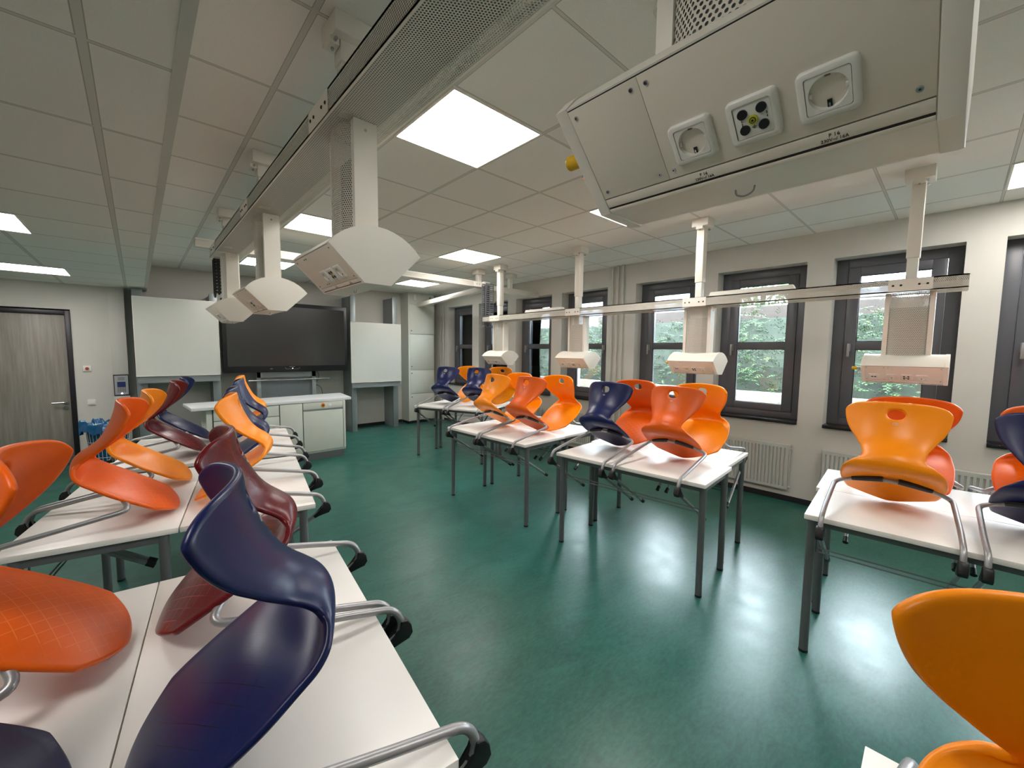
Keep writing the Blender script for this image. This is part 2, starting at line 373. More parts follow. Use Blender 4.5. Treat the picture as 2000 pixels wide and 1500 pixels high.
# ------------------------------------------------------------------ the room
CZ = 2.905; LZ = 2.5; WX = 5.295; FY = 8.52; DY = 8.30; BX0 = -2.6; BY0 = -3.2
struct(MB().box((BX0, BY0, -0.1), (WX, FY+.1, 0)).obj('floor', M['floor'], smooth=0), 'green mottled linoleum floor', 'floor')
struct(MB().box((0.155, BY0, CZ), (WX, FY, CZ+0.08)).obj('ceiling', M['ceil'], smooth=0), 'suspended ceiling of pale square tiles', 'ceiling')
lo = MB().box((BX0, BY0, LZ), (0.125, FY, LZ+0.05)); struct(lo.obj('ceiling_lowered', M['ceil'], smooth=0), 'lowered tiled ceiling strip on the left', 'ceiling')
struct(MB().box((0.122, BY0, LZ-0.004), (0.155, FY, CZ+0.05)).obj('trim_1', M['wall'], smooth=0), 'vertical fascia of the lowered ceiling', 'trim')

# window openings along the right wall
WR = [7.03, 5.90, 4.77, 3.64, 2.26, 1.14, 0.01, -1.12, -2.25]; WW = 0.905; WZ0, WZ1 = 0.905, 2.62
def pierced(mb, x0, x1, y0, y1, z0, z1, ww=WW, g=0.0, zz0=WZ0, zz1=WZ1):
    mb.box((x0, y0, z0), (x1, y1, zz0)); mb.box((x0, y0, zz1), (x1, y1, z1))
    ys = y1
    for r in WR:
        top = r+ww-g
        if top > ys: continue
        mb.box((x0, top, zz0), (x1, ys, zz1)); ys = r+g
    mb.box((x0, y0, zz0), (x1, ys, zz1))
mb = MB(); pierced(mb, WX, 5.56, BY0, FY+.1, -0.1, CZ+0.3)
struct(mb.obj('wall_right', M['wall'], smooth=0), 'pale window wall', 'wall')
mb = MB(); pierced(mb, 5.56, 5.79, BY0-1, FY+1, -0.5, 4.2, g=0.01)
struct(mb.obj('wall_outside', M['brick'], smooth=0), 'red brick outer skin of the window wall', 'wall')
struct(MB().box((5.79, 8.0, -0.5), (7.6, 8.3, 4.2)).obj('wall_wing', M['brick'], smooth=0), 'projecting red brick wing outside', 'wall')
for k, r in enumerate(WR[1:4]):
    t = MB().box((5.562, r+WW-0.022, WZ0), (5.80, r+WW-0.008, WZ1)).obj('trim_%d' % (k+2), M['jamb'], smooth=0); struct(t, 'white outer window reveal', 'trim')
struct(MB().box((BX0, FY, -0.1), (WX+.3, FY+0.12, CZ+0.3)).obj('wall_front', M['wall'], smooth=0), 'pale front wall behind the boards', 'wall')
mb = MB(); mb.box((BX0, DY, 2.15), (-0.10, FY, CZ)); mb.box((-0.65, DY, 0), (-0.10, FY, 2.15)); mb.box((BX0, DY, 0), (-1.70, FY, 2.15))
struct(mb.obj('wall_door', M['wall'], smooth=0), 'pale wall section around the door', 'wall')
struct(MB().box((BX0-.1, BY0, -0.1), (BX0, FY, CZ)).obj('wall_left', M['wall'], smooth=0), 'left wall', 'wall')
struct(MB().box((BX0, BY0-.1, -0.1), (WX+.3, BY0, CZ)).obj('wall_back', M['wall'], smooth=0), 'back wall', 'wall')
struct(MB().box((WX-0.012, BY0, 0), (WX, 8.16, 0.062)).obj('baseboard_right', M['plinth'], smooth=0), 'black baseboard under the windows', 'baseboard')
struct(MB().box((-0.1, FY-0.012, 0), (4.41, FY, 0.062)).obj('baseboard_front', M['plinth'], smooth=0), 'black baseboard along the front wall', 'baseboard')
struct(MB().box((-0.64, DY-0.012, 0), (-0.1, DY, 0.062)).obj('baseboard_left', M['plinth'], smooth=0), 'black baseboard beside the door', 'baseboard')

# door
d = bpy.data.objects.new('door_1', None); COL.objects.link(d); d.location = (-1.17, DY, 0); struct(d, 'grey wood veneer door in a black frame', 'door')
mb = MB(); mb.box((0.465, -0.02, 0), (0.52, 0.08, 2.13), .003); mb.box((-0.52, -0.02, 0), (-0.465, 0.08, 2.13), .003); mb.box((-0.465, -0.02, 2.075), (0.465, 0.08, 2.13), .003)
mb.obj('door_frame', M['doorframe'], d)
lf = MB().box((-0.463, 0.01, 0.115), (0.463, 0.05, 2.073), .002).obj('door_leaf', M['door'], d)
MB().box((-0.463, 0.008, 0.01), (0.463, 0.052, 0.113), .002).obj('kick_strip', M['leg'], d)
mb = MB(); mb.cyl((0.42, 0.012, 0.87), (0.42, -0.002, 0.87), 0.027); mb.tube([(0.42, 0, 0.87), (0.42, -0.045, 0.87), (0.29, -0.045, 0.87)], 0.010, .02); mb.cyl((0.42, 0.012, 0.795), (0.42, 0.0, 0.795), 0.026)
mb.obj('door_handle', M['chrome'], d)

# windows
for k, r in enumerate(WR[:8]):
    w = bpy.data.objects.new('window_%d' % (k+1), None); COL.objects.link(w); w.location = (5.465, r, WZ0)
    nm = ['first', 'second', 'third', 'fourth', 'fifth', 'sixth', 'seventh', 'eighth'][k]
    struct(w, 'grey framed window, %s counted from the front wall' % nm, 'window')
    a, b_ = 0.0, WW; h = WZ1-WZ0; t0 = .10
    rside = k == 3   # this one carries its handle on the right
    mb = MB(); mb.box((0, a, 0), (.075, a+t0, h), .003); mb.box((0, b_-t0, 0), (.075, b_, h), .003); mb.box((0, a+t0, 0), (.075, b_-t0, .07), .003); mb.box((0, a+t0, h-.09), (.075, b_-t0, h), .003)
    mb.obj('outer_frame', M['frame'], w)
    y0, y1, z0, z1 = a+t0+.002, b_-t0-.002, .073, h-.093; s = .095
    mb = MB(); X0, X1 = -.012, .06
    mb.box((X0, y0, z0), (X1, y0+s, z1), .004); mb.box((X0, y1-s, z0), (X1, y1, z1), .004); mb.box((X0, y0+s, z0), (X1, y1-s, z0+s-.015), .004); mb.box((X0, y0+s, z1-s+.01), (X1, y1-s, z1), .004)
    mb.box((X0+.004, y0+s, 0.79), (X1, y1-s, 0.87), .003)
    mb.obj('sash', M['frame'], w)
    for q, (za, zb) in enumerate(((z0+s-.016, .79), (.87, z1-s+.01))):
        MB().box((.02, y0+s-.002, za), (.034, y1-s+.002, zb)).obj('glass_pane', M['glass'], w, smooth=0)
        g = MB()
        for bx in (((.0, y0+s, za), (.02, y0+s+.006, zb)), ((.0, y1-s-.006, za), (.02, y1-s, zb)), ((.0, y0+s, za), (.02, y1-s, za+.006)), ((.0, y0+s, zb-.006), (.02, y1-s, zb))): g.box(*bx)
        g.obj('gasket', M['black'], w, smooth=0)
    hy = (y0+.045) if rside else (y1-.045)
    mb = MB(); mb.box((-.022, hy-.014, .77), (-.010, hy+.014, .85), .003); mb.cyl((-.022, hy, .84), (-.05, hy, .84), .008); mb.box((-.062, hy-.011, .715), (-.046, hy+.011, .85), .004)
    mb.obj('window_handle', M['steel'], w)
    o = MB().box((WX-.03, r+.001, WZ0-.034), (5.464, r+WW-.001, WZ0+.001), .003).obj('window_sill', M['stone'])
    tag(o, 'black speckled stone sill under the %s window from the front wall' % nm, 'window sill', 'black stone window sills')

# ------------------------------------------------------------------ outdoors
struct(MB().box((5.79, -6, -0.5), (8.0, 14, -0.4)).obj('ground', M['bounce_ground'], smooth=0), 'ground outside', 'ground')
o = MB().box((8.0, -6, -0.5), (8.18, 14, 0.97), .01).obj('retaining_wall', M['concrete']); tag(o, 'stained pale concrete retaining wall below the hedge outside', 'wall')
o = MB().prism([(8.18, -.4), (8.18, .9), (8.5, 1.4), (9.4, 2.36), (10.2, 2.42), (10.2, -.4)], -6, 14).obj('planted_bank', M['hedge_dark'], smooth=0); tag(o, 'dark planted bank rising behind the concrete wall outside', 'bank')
vs, fs = [], []
rnd = random.Random(3)
for i in range(5200):
    t = rnd.random(); y = rnd.uniform(-2.2, 12.5)
    x = 8.12+t*1.35+rnd.uniform(-.05, .05); z = 0.98+t*1.46+0.10*sin(y*2.3)+0.07*sin(y*5.1+t*6)+rnd.uniform(-.08, .10)
    ang = rnd.uniform(0, 2*pi); dx = -0.5+rnd.uniform(-.4, .3); dy = cos(ang); dz = rnd.uniform(-.35, .45)
    D = Vector((dx, dy, dz)).normalized(); L = rnd.uniform(.10, .26); up = Vector((rnd.uniform(-.4, .4), rnd.uniform(-.3, .3), 1)).normalized()
    S_ = D.cross(up).normalized(); P0 = Vector((x, y, z))
    for q in range(6):
        b0 = P0+D*(L*q/6); sg = 1 if q % 2 else -1
        tip = b0+(D*.75+S_*sg*.8+up*.15)*L*.28*(1-q/9)
        n = len(vs); vs += [tuple(b0-D*.006), tuple(b0+D*.014), tuple(tip+D*.003), tuple(tip-D*.006)]; fs.append((n, n+1, n+2, n+3))
me = bpy.data.meshes.new('hedge'); me.from_pydata(vs, [], fs); me.materials.append(M['leaf'])
o = bpy.data.objects.new('hedge', me); COL.objects.link(o); tag(o, 'green feathery juniper hedge growing above the concrete wall outside', 'hedge', kind='stuff')
o = MB().box((10.3, -2.5, .2), (10.4, 7.4, 2.70), .01).obj('boundary_wall', M['fence']); tag(o, 'dark brown wall behind the hedge outside', 'wall')
h = thing('house', 'white rendered house with light grey tiled roof beyond the brown wall', 'house', (18, 1.2, -.5))
MB().box((-1.5, -2.8, 0), (4, 2.2, 4.15)).obj('house_wall', M['house'], h, smooth=0)
MB().prism([(-2.1, 4.1), (1.2, 6.4), (4.6, 4.1)], -3.3, 1.5).obj('roof', M['tiles'], h, smooth=0)
h = thing('shed', 'low building with dark sloping roof seen beyond the hedge', 'building', (13.5, 11.5, -.5))
MB().box((-1.4, -3.4, 0), (3, 4, 3.0)).obj('shed_wall', M['house'], h, smooth=0)
MB().prism([(-1.9, 2.9), (-1.9, 3.05), (3.2, 4.9), (3.2, 2.9)], -4.0, 4.4).obj('roof', M['darkroof'], h, smooth=0)
t = thing('tree', 'leafy green tree standing behind the brown wall outside', 'tree', (12.5, 3.6, -.5))
MB().tube([(0, 0, 0), (0.05, .1, 2.0), (-.1, 0, 4.0)], lambda q: .13-.07*q, .2).obj('trunk', M['fence'], t)
vs, fs = [], []
for i in range(1500):
    a, b_, r = rnd.uniform(0, 2*pi), rnd.uniform(-1, 1), rnd.uniform(.3, 1.0)**.5
    c = sqrt(1-b_*b_); P0 = Vector((cos(a)*c*r*1.1, sin(a)*c*r*1.5, 3.4+b_*r*1.0)); s_ = rnd.uniform(.06, .13)
    A = Vector((rnd.uniform(-1, 1), rnd.uniform(-1, 1), rnd.uniform(-1, 1))).normalized(); B = A.orthogonal().normalized()
    n = len(vs); vs += [tuple(P0-A*s_), tuple(P0+B*s_*.5), tuple(P0+A*s_), tuple(P0-B*s_*.5)]; fs.append((n, n+1, n+2, n+3))
me = bpy.data.meshes.new('foliage'); me.from_pydata(vs, [], fs); me.materials.append(M['leaf']); o = bpy.data.objects.new('foliage', me); COL.objects.link(o); o.parent = t

# ------------------------------------------------------------------ ceiling lights
def ceiling_light(x0, y0, z, label):
    l = thing('ceiling_light', label, 'ceiling light', (x0+GP/2, y0+GP/2, z-.001), 0, 'square lit ceiling panels')
    h_ = .3125
    mb = MB()
    for bx in (((-h_, -h_, -.006), (-h_+.014, h_, .004)), ((h_-.014, -h_, -.006), (h_, h_, .004)), ((-h_+.014, -h_, -.006), (h_-.014, -h_+.014, .004)), ((-h_+.014, h_-.014, -.006), (h_-.014, h_, .004))): mb.box(*bx)
    mb.obj('light_frame', M['white'], l, smooth=0)
    MB().box((-h_+.014, -h_+.014, -.003), (h_-.014, h_-.014, .003)).obj('diffuser', M['panel_on'], l, smooth=0)
g = lambda i, j: (GX+i*GP, GY+j*GP)
for (i, j, lab) in [(0, 0, 'lit square ceiling panel, largest in view, beside the perforated overhead duct'), (0, 4, 'lit ceiling panel second along the left duct, partly behind its nearest drop column'),
                    (0, 8, 'lit ceiling panel farthest along the left duct, near the screen'), (3, 4, 'lit ceiling panel in the middle of the ceiling above the ladder-like cable chain'),
                    (4, 8, 'small lit ceiling panel farthest back, above the tall white cabinet'), (3, 0, 'lit ceiling panel mostly hidden behind the nearest big socket pod'),
                    (5, -4, 'lit ceiling panel cut by the right edge of the photo'), (0, -4, 'unseen lit ceiling panel behind the viewer above the duct, included for its light'), (2, -6, 'unseen lit ceiling panel far behind the viewer, included for its light')]:  # the last two panels are out of view, included for their light
    ceiling_light(*g(i, j), CZ, lab)
ceiling_light(-1.16, 4.215, LZ, 'lit panel in the lowered ceiling, nearer of the two at the left edge')
ceiling_light(-1.16, 6.715, LZ, 'lit panel in the lowered ceiling right in front of the door')
ceiling_light(-1.16, 0.465, LZ, 'unseen extra lit panel in the lowered ceiling, added to brighten the left side')  # extra panel out of view, added to brighten the left side
sd = thing('smoke_detector', 'round white detector on the ceiling behind the nearest drop column', 'smoke detector', (1.50, .80, CZ))
MB().cyl((0, 0, 0), (0, 0, -.012), .055, .052, 28).obj('detector_base', M['white_gloss'], sd); MB().cyl((0, 0, -.012), (0, 0, -.035), .036, .028, 28).obj('sensor_dome', M['white_gloss'], sd)

# ------------------------------------------------------------------ overhead ducts
def perf_plate(mb, o, a, b, m=None):
    o, a, b = Vector(o), Vector(a), Vector(b)
    mb.uvquad([o, o+a, o+a+b, o+b], [(0, 0), (a.length, 0), (a.length, b.length), (0, b.length)], m)
def duct(name, label, xc, y0, y1, z0, posts, posts_z):
    t = thing(name, label, 'overhead duct', (xc, (y0+y1)/2, z0)); L = (y1-y0)/2; hw = .12; hh = .085
    mb = MB()
    perf_plate(mb, (-hw, L, 0), (0, -2*L, 0), (2*hw, 0, 0)); perf_plate(mb, (-hw, L, 0), (0, -2*L, 0), (0, 0, hh)); perf_plate(mb, (hw, L, 0), (0, -2*L, 0), (0, 0, hh))
    mb.obj('perforated_channel', M['perf'], t, smooth=0)
    mb = MB()
    for sx in (-1, 1):
        mb.box((sx*hw-.0012, -L, -.0012), (sx*(hw+.0012), L, .006)); mb.box((sx*hw-.0012, -L, hh-.008), (sx*(hw+.0012), L, hh))
        mb.box((sx*(hw-.008), -L, -.0015), (sx*hw, L, .0005))
    mb.obj('edge_strips', M['white'], t, smooth=0)
    MB().box((-hw+.001, -L, hh-.010), (hw-.001, L, hh-.008)).obj('top_cover', M['alu_dark'], t, smooth=0)
    for py in posts:
        yy = py-(y0+y1)/2
        mb = MB(); mb.box((-hw-.003, yy-.11, .002), (-hw-.001, yy+.11, hh-.002)); mb.obj('joint_plate', M['white'], t, smooth=0)
        for dy in (-.085, -.045, .045, .085): MB().cyl((-hw-.003, yy+dy, hh/2), (-hw-.0065, yy+dy, hh/2), .007, .005, 10).obj('bolt', M['dark'], t)
        pt = CZ-z0
        mid = posts_z
        mb = MB(); mb.box((-.042, yy-.032, pt-.07-mid), (.038, yy+.038, pt-.07), .003); mb.box((-.036, yy-.026, hh-.01), (.032, yy+.032, pt-.07-mid), .002)
        mb.obj('hanger_post', M['white'], t)
        mb = MB(); mb.box((-.075, yy-.075, pt-.075), (.075, yy+.075, pt), .003); mb.box((-.08, yy-.03, pt-.10), (-.045, yy+.03, pt-.075)); mb.box((.05, yy-.03, pt-.10), (.075, yy+.03, pt-.075))
        c = mb.obj('ceiling_cap', M['white'], t)
        for dx, dy in ((-.062, -.03), (.055, -.03)): MB().cyl((dx, yy+dy, pt-.088), (dx, yy+dy-.016, pt-.088), .0075, seg=6).obj('clamp_bolt', M['chrome'], c)
        for dx, dy in ((-.062, 0), (.06, 0)): MB().cyl((dx, yy+dy, pt-.1), (dx, yy+dy, pt-.110), .0065, seg=6).obj('clamp_bolt', M['chrome'], c)
    return t
PY = [.25, 1.715, 3.18, 4.645]
duct('service_duct', 'long perforated white duct hanging close under the ceiling on the left', .675, -2.2, 4.88, 2.5, [.25-1.465]+PY, .08)
d2 = duct('service_duct', 'long perforated white duct hanging low in front of the windows', 4.02, -.02, 4.92, 2.078, PY, .52)
mb = MB(); mb.prism([(-.33, .085), (-.31, .13), (.33, .13), (.35, .085)], -.03, .03, axis='x'); 
mb.obj('cover_plate', M['white'], d2, loc=(0, 3.75-2.45, 0)); mb = MB(); mb.prism([(-.33, .085), (-.31, .125), (.33, .125), (.35, .085)], -.03, .03, axis='x'); mb.obj('cover_plate', M['white'], d2, loc=(-.06, 1.25-2.45, 0))

# transom, wall conduit and cable chains
tr = thing('transom_duct', 'pale perforated cross duct under the ceiling joining both long ducts', 'overhead duct', (2.3, 5.13, 2.63))
mb = MB(); L = 1.83
perf_plate(mb, (-L, -.05, 0), (2*L, 0, 0), (0, 0, .08)); perf_plate(mb, (-L, .05, 0), (2*L, 0, 0), (0, 0, .08)); perf_plate(mb, (-L, -.05, 0), (2*L, 0, 0), (0, .1, 0))
mb.obj('perforated_channel', M['perf'], tr, smooth=0)
mb = MB(); mb.box((-L, -.05, .076), (L, .05, .08)); mb.box((-L, -.052, 0), (L, -.049, .006)); mb.box((-L, -.052, .074), (L, -.049, .08)); mb.box((L-.28, -.054, .003), (L-.12, -.05, .077))
mb.box((L-.12, -.11, 0), (L, .12, .08), .002); mb.obj('channel_trim', M['white'], tr, smooth=0)
mb = MB(); mb.box((L-.16, -.01, .08), (L-.09, .06, CZ-2.63-.07), .002); mb.box((L-.19, -.04, CZ-2.63-.075), (L-.05, .10, CZ-2.63), .003); mb.obj('hanger_post', M['white'], tr)
mb = MB()
for dx in (.17, .22): mb.cyl((L-dx, -.054, .04), (L-dx, -.058, .04), .006, seg=8)
mb.obj('bolt', M['dark'], tr)
tr = thing('transom_duct', 'short pale duct running from the cable chain towards the window wall', 'overhead duct', (4.72, 5.13, 2.60))
mb = MB(); mb.box((-.57, -.05, 0), (.57, .05, .08), .002); mb.box((-.25, -.054, 0), (-.05, -.05, .08)); mb.obj('channel', M['white'], tr)
mb = MB(); mb.box((-.17, -.12, CZ-2.60-.07), (-.03, .02, CZ-2.60), .003); mb.box((-.13, -.06, .08), (-.07, 0, CZ-2.60-.07)); mb.obj('ceiling_cap', M['white'], tr)
cv = thing('cable_conduit', 'plain white conduit running under the ceiling from the tall cabinet', 'conduit', (4.43, 6.7, 2.60), -atan2(.5, 2.92))
MB().box((-.05, -1.5, 0), (.05, 1.48, .085), .003).obj('conduit_body', M['white'], cv)
def chain(label, x, y, z1, z0, w, mats):
    t = thing('cable_chain', label, 'cable chain', (x, y, z0)); H_ = z1-z0
    mb = MB(); n = int(H_/.032)
    for sx in (-1, 0, 1):
        mb.box((sx*w-.006, -.05, .05), (sx*w+.006, -.04, H_), .001); mb.box((sx*w-.006, .04, .05), (sx*w+.006, .05, H_), .001)
        mb.prism([(cos(a)*.05, .05+sin(a)*.05) for a in [pi+pi*k/10 for k in range(11)]]+[(cos(a)*.038, .05+sin(a)*.038) for a in [2*pi-pi*k/10 for k in range(11)]], sx*w-.006, sx*w+.006, axis='x')
    for k in range(n):
        z = .05+k*.032
        mb.box((-w, -.05, z), (w, -.04, z+.014)); mb.box((-w, .04, z), (w, .05, z+.014))
    mb.obj('chain_links', mats, t)
    MB().tube([(-w*.5, 0, H_), (-w*.5, -.02, .06), (-w*.5, .02, .03), (-w*.5, .02, H_)], .008, .03).tube([(w*.4, .01, H_), (w*.4, -.015, .05), (w*.4, .03, .04), (w*.4, .025, H_)], .01, .03).obj('cable', M['black'], t)
chain('grey cable chain looping down from the ceiling to the low window-side duct', 4.04, 4.97, 2.65, 2.0, .075, M['drag'])
chain('dark cable chain hanging at the far end of the left overhead duct', .66, 4.93, 2.5, 2.13, .07, M['black'])

# ------------------------------------------------------------------ socket pods
def arcpts(n=12):
    R = (.175**2+.083**2)/(2*.083); zc = .205-R; a0 = math.asin(.175/R)
    return [(R*sin(-a0+2*a0*i/n), zc+R*cos(-a0+2*a0*i/n)) for i in range(n+1)]
PROF = arcpts()+[(.05, 0), (-.05, 0)]
def prof_scaled(d):
    c = (0, .1); out = []
    for x, z in PROF:
        v = Vector((x-c[0], z-c[1])); v = v*(1+d/v.length); out.append((c[0]+v.x, c[1]+v.y))
    return out
LIP = Vector((-.175, 0, .122)); SB = Vector((.125, 0, -.122)).normalized(); NN = Vector((SB.z, 0, -SB.x))
def FM(y, s, n=0.0):
    """frame on the sloping socket face: x to the viewer's right, y up, z outwards"""
    o = LIP + SB*s + NN*n; o.y = y
    return Matrix(((0, -SB.x, NN.x, o.x), (-1, 0, 0, o.y), (0, -SB.z, NN.z, o.z), (0, 0, 0, 1)))
def rrect(w, h, r, n=5):
    return [(cx*(w/2-r)+r*cos(a), cy*(h/2-r)+r*sin(a)) for cx, cy, a0 in ((1, 1, 0), (-1, 1, pi/2), (-1, -1, pi), (1, -1, 3*pi/2)) for a in [a0+pi/2*k/n for k in range(n+1)]]
def ringplate(mb, outer, inner, z0, z1, mx, ob=0.0):
    """flat plate between an outer outline and an inner outline with the same number of points"""
    n = len(outer)
    sh = lambda pts, k: [(x*k, y*k) for x, y in pts]
    layers = [[Vector((x, y, z0)) for x, y in outer], [Vector((x, y, z1-ob)) for x, y in outer], [Vector((x, y, z1)) for x, y in sh(outer, 1-ob*34)], [Vector((x, y, z1)) for x, y in inner], [Vector((x, y, z0)) for x, y in inner]]
    V = [[mb.bm.verts.new(mx @ p) for p in L] for L in layers]
    for A, B in zip(V, V[1:]):
        for i in range(n): mb.bm.faces.new((A[i], A[(i+1) % n], B[(i+1) % n], B[i]))
def circ(r, n=24, ph=pi/24*0): return [(r*cos(2*pi*i/n), r*sin(2*pi*i/n)) for i in range(n)]
def socket(par, y, s, swapname='wall_socket'):
    mx = FM(y, s)
    mb = MB(); ringplate(mb, rrect(.057, .055, .007), rrect(.042, .041, .003), 0, .008, mx, .0022); o = mb.obj(swapname, M['white_gloss'], par, smooth=50)
    mb = MB(); ringplate(mb, rrect(.0408, .0398, .003), circ(.0182), .0, .0072, mx)
    n = 24; A = [mb.bm.verts.new(mx @ Vector((x, z, .0002))) for x, z in circ(.0172)]; mb.bm.faces.new(A)
    B = [mb.bm.verts.new(mx @ Vector((x, z, .0072))) for x, z in circ(.0182)]
    for i in range(n): mb.bm.faces.new((A[i], A[(i+1) % n], B[(i+1) % n], B[i]))
    mb.box((-.0178, -.0022, 0), (-.0148, .0022, .0055), .0005, mx=mx); mb.box((.0148, -.0022, 0), (.0178, .0022, .0055), .0005, mx=mx)
    mb.obj('socket_insert', M['white_gloss'], o, smooth=50)
    mb = MB()
    for dx in (-.0088, .0088): mb.cyl((dx, 0.001, .0002), (dx, 0.001, .0008), .0029, seg=14, mx=mx, m=M['dark']); mb.cyl((dx, 0.001, .0007), (dx, 0.001, .0010), .0021, seg=14, mx=mx, m=M['sock_hole'])
    mb.cyl((0, .001, .0002), (0, .001, .0012), .0028, seg=14, mx=mx, m=M['chrome']); mb.cyl((0, .001, .001), (0, .001, .0015), .0018, seg=10, mx=mx, m=M['dark'])
    mb.box((-.0025, .0150, .0), (.0025, .0172, .004), mx=mx, m=M['sock_hole'])
    mb.box((-.0022, -.0172, .0), (.0022, -.0095, .0035), mx=mx, m=M['black']); mb.box((-.0008, -.0165, .0035), (.0008, -.0125, .0045), mx=mx, m=M['chrome'])
    mb.obj('contacts', None, o)
    return o
def lab_jacks(par, y, s):
    mx = FM(y, s)
    mb = MB(); ringplate(mb, rrect(.057, .055, .007), rrect(.042, .041, .003), 0, .008, mx, .0022); o = mb.obj('jack_plate', M['white_gloss'], par, smooth=50)
    mb = MB(); mb.box((-.0204, -.0199, 0), (.0204, .0199, .0068), .0006, mx=mx); mb.obj('jack_insert', M['white_gloss'], o)
    mb = MB()
    for dx, dy in ((-.0105, .0095), (.0105, .0108), (-.0105, -.0095), (.0105, -.0092)): mb.cyl((dx, dy, .006), (dx, dy, .0088), .0060, .0056, 20, mx=mx)
    mb.obj('jack', M['black'], o)
    mb = MB(); mb.cyl((0, 0, .006), (0, 0, .0092), .0058, .0052, 20, mx=mx, m=M['ycol']); mb.cyl((0, 0, .009), (0, 0, .0096), .0036, seg=16, mx=mx, m=M['black']); mb.cyl((0, 0, .009), (0, 0, .0100), .0026, seg=14, mx=mx, m=M['ycol']); mb.cyl((0, 0, .0098), (0, 0, .0104), .0015, seg=12, mx=mx, m=M['black'])
    mb.obj('earth_jack', None, o)
    mb = MB()
    for ch, dx, dy in (('1', -.0125, .0015), ('2', -.0125, -.0025), ('3', .0152, .0028), ('4', .0152, -.0012)): mb.text(ch, .0042, mx @ Matrix.Translation((dx, dy, .0071)))
    mb.box((-.0003, -.0085, .0069), (.0003, -.0062, .0072), mx=mx)
    for k, w_ in enumerate((.0026, .0017, .0008)): mb.box((-w_, -.0087-.0010*k, .0069), (w_, -.0083-.0010*k, .0072), mx=mx)
    mb.obj('jack_numbers', M['black'], o, smooth=0)
def pod(name, label, loc, colh, rj, near=False):
    t = thing(name, label, 'socket pod', loc, 0, 'socket pods hanging from the overhead ducts')
    hl = .219
    MB().prism(PROF, -hl+.02, hl-.02).obj('pod_body', M['white'], t, smooth=25)
    for sg in (-1, 1):
        MB().prism(prof_scaled(.0025), sg*hl, sg*(hl-.0205), bev=.0012).obj('end_cap', M['white'], t, smooth=25)
    # front panel and cover on the sloping face
    ya, yb = -hl+.0215, hl-.0215; ys = hl-.0215-.115
    def fbox(y0, y1, s0, s1, n0, n1, bev=0, m=None, mb=None):
        mb.box((-(y1-y0)/2, -(s1-s0)/2, n0), ((y1-y0)/2, (s1-s0)/2, n1), bev, mx=FM((y0+y1)/2, (s0+s1)/2), m=m)
    mb = MB(); fbox(ya, ys-.0006, .004, .1495, 0, .0018, .0003, mb=mb); p1 = mb.obj('front_panel', M['panel_face'], t)
    mb = MB(); fbox(ys+.0002, yb, .004, .1495, 0, .0018, .0003, mb=mb); p2 = mb.obj('blank_cover', M['panel_face'], t)
    mb = MB(); fbox(ya, yb, .0025, .0040, -.001, .0009, mb=mb); fbox(ya, yb, .1495, .1505, -.001, .0008, mb=mb); fbox(ya, yb, .1665, .1690, -.001, .0012, mb=mb)
    mb.obj('seam', M['dark'], t, smooth=0)
    mb = MB(); fbox(ya, yb, .1515, .1655, 0, .0022, .0006, mb=mb); fbox(ya, yb, .1690, .1745, 0, .0022, .0006, mb=mb); rail = mb.obj('label_rail', M['panel_face'], t)
    for pp, ll in ((p2, ((yb-.010, .016), (ys+.012, .016), (yb-.010, .138), (ys+.012, .138))), (p1, ((ys-.010, .016), (ys-.010, .138), (ya+.012, .016), (ya+.012, .138)))):
        for yy, ss in ll: MB().cyl((0, 0, .0018), (0, 0, .0032), .0034, .0026, 12, mx=FM(yy, ss), m=M['chrome']).cyl((0, 0, .0031), (0, 0, .0034), .0012, seg=6, mx=FM(yy, ss), m=M['dark']).obj('screw', None, pp)
    yc = loc[1]
    cs = (.035, -.040, -.114)
    if rj: cs = (.055, -.020, -.095)
    socket(t, cs[0], .107); lab_jacks(t, cs[1], .107); socket(t, cs[2], .107)
    mb = MB()
    for c_ in (cs[0], cs[2]): mb.text('F 16', .0062, FM(c_-.001, .1565, .0024)); mb.text('230V~/ 16A', .0054, FM(c_-.001, .1620, .0024))
    mb.obj('rating_text', M['black'], rail, smooth=0)
    if rj:
        mx = FM(.150, .107)
        mb = MB(); ringplate(mb, rrect(.057, .055, .007), rrect(.042, .041, .003), 0, .008, mx, .0022); o = mb.obj('data_socket', M['white_gloss'], t, smooth=50)
        mb = MB(); mb.box((-.0204, -.0199, 0), (.0204, .0199, .0062), .0006, mx=mx); mb.obj('data_insert', M['white_gloss'], o)
        mb = MB(); mb.box((-.014, -.005, .005), (-.002, .005, .0068), .0004, mx=mx); mb.box((.002, -.005, .005), (.014, .005, .0068), .0004, mx=mx); mb.obj('data_port', M['black'], o)
    # pull handle under the bottom, tap with yellow grip at the far end
    mb = MB(); mb.tube([(.0, -.013, .001), (.0, -.012, -.008), (0, 0, -.013), (0, .012, -.008), (0, .013, .001)], .0013, .008, 8); mb.obj('hook', M['steel'], t)
    mb = MB(); mb.cyl((-.07, hl, .10), (-.07, hl+.03, .10), .008, seg=14, m=M['chrome']); mb.tube([(-.07, hl+.012, .10), (-.07, hl+.012, .085), (-.075, hl+.02, .06)], .006, .01)
    mb.obj('gas_nozzle', M['chrome'], t)
    MB().cyl((-.07, hl+.028, .10), (-.07, hl+.034, .10), .010, .013, 18).cyl((-.07, hl+.034, .10), (-.07, hl+.058, .10), .013, .0125, 18).cyl((-.07, hl+.058, .10), (-.07, hl+.061, .10), .0125, .010, 18).obj('tap_handle', M['yellow'], t)
    # drop column
    z1 = colh; z0 = .17; w2 = .1275
    mb = MB()
    for sg in (-1, 1):
        y0, y1 = sorted((sg*w2, sg*(w2-.027)))
        mb.prism([(-.045, y0 if sg > 0 else y0+.0), (-.045, y1), (.045, y1), (.045, y0)], z0, z1, axis='z', bev=.004)
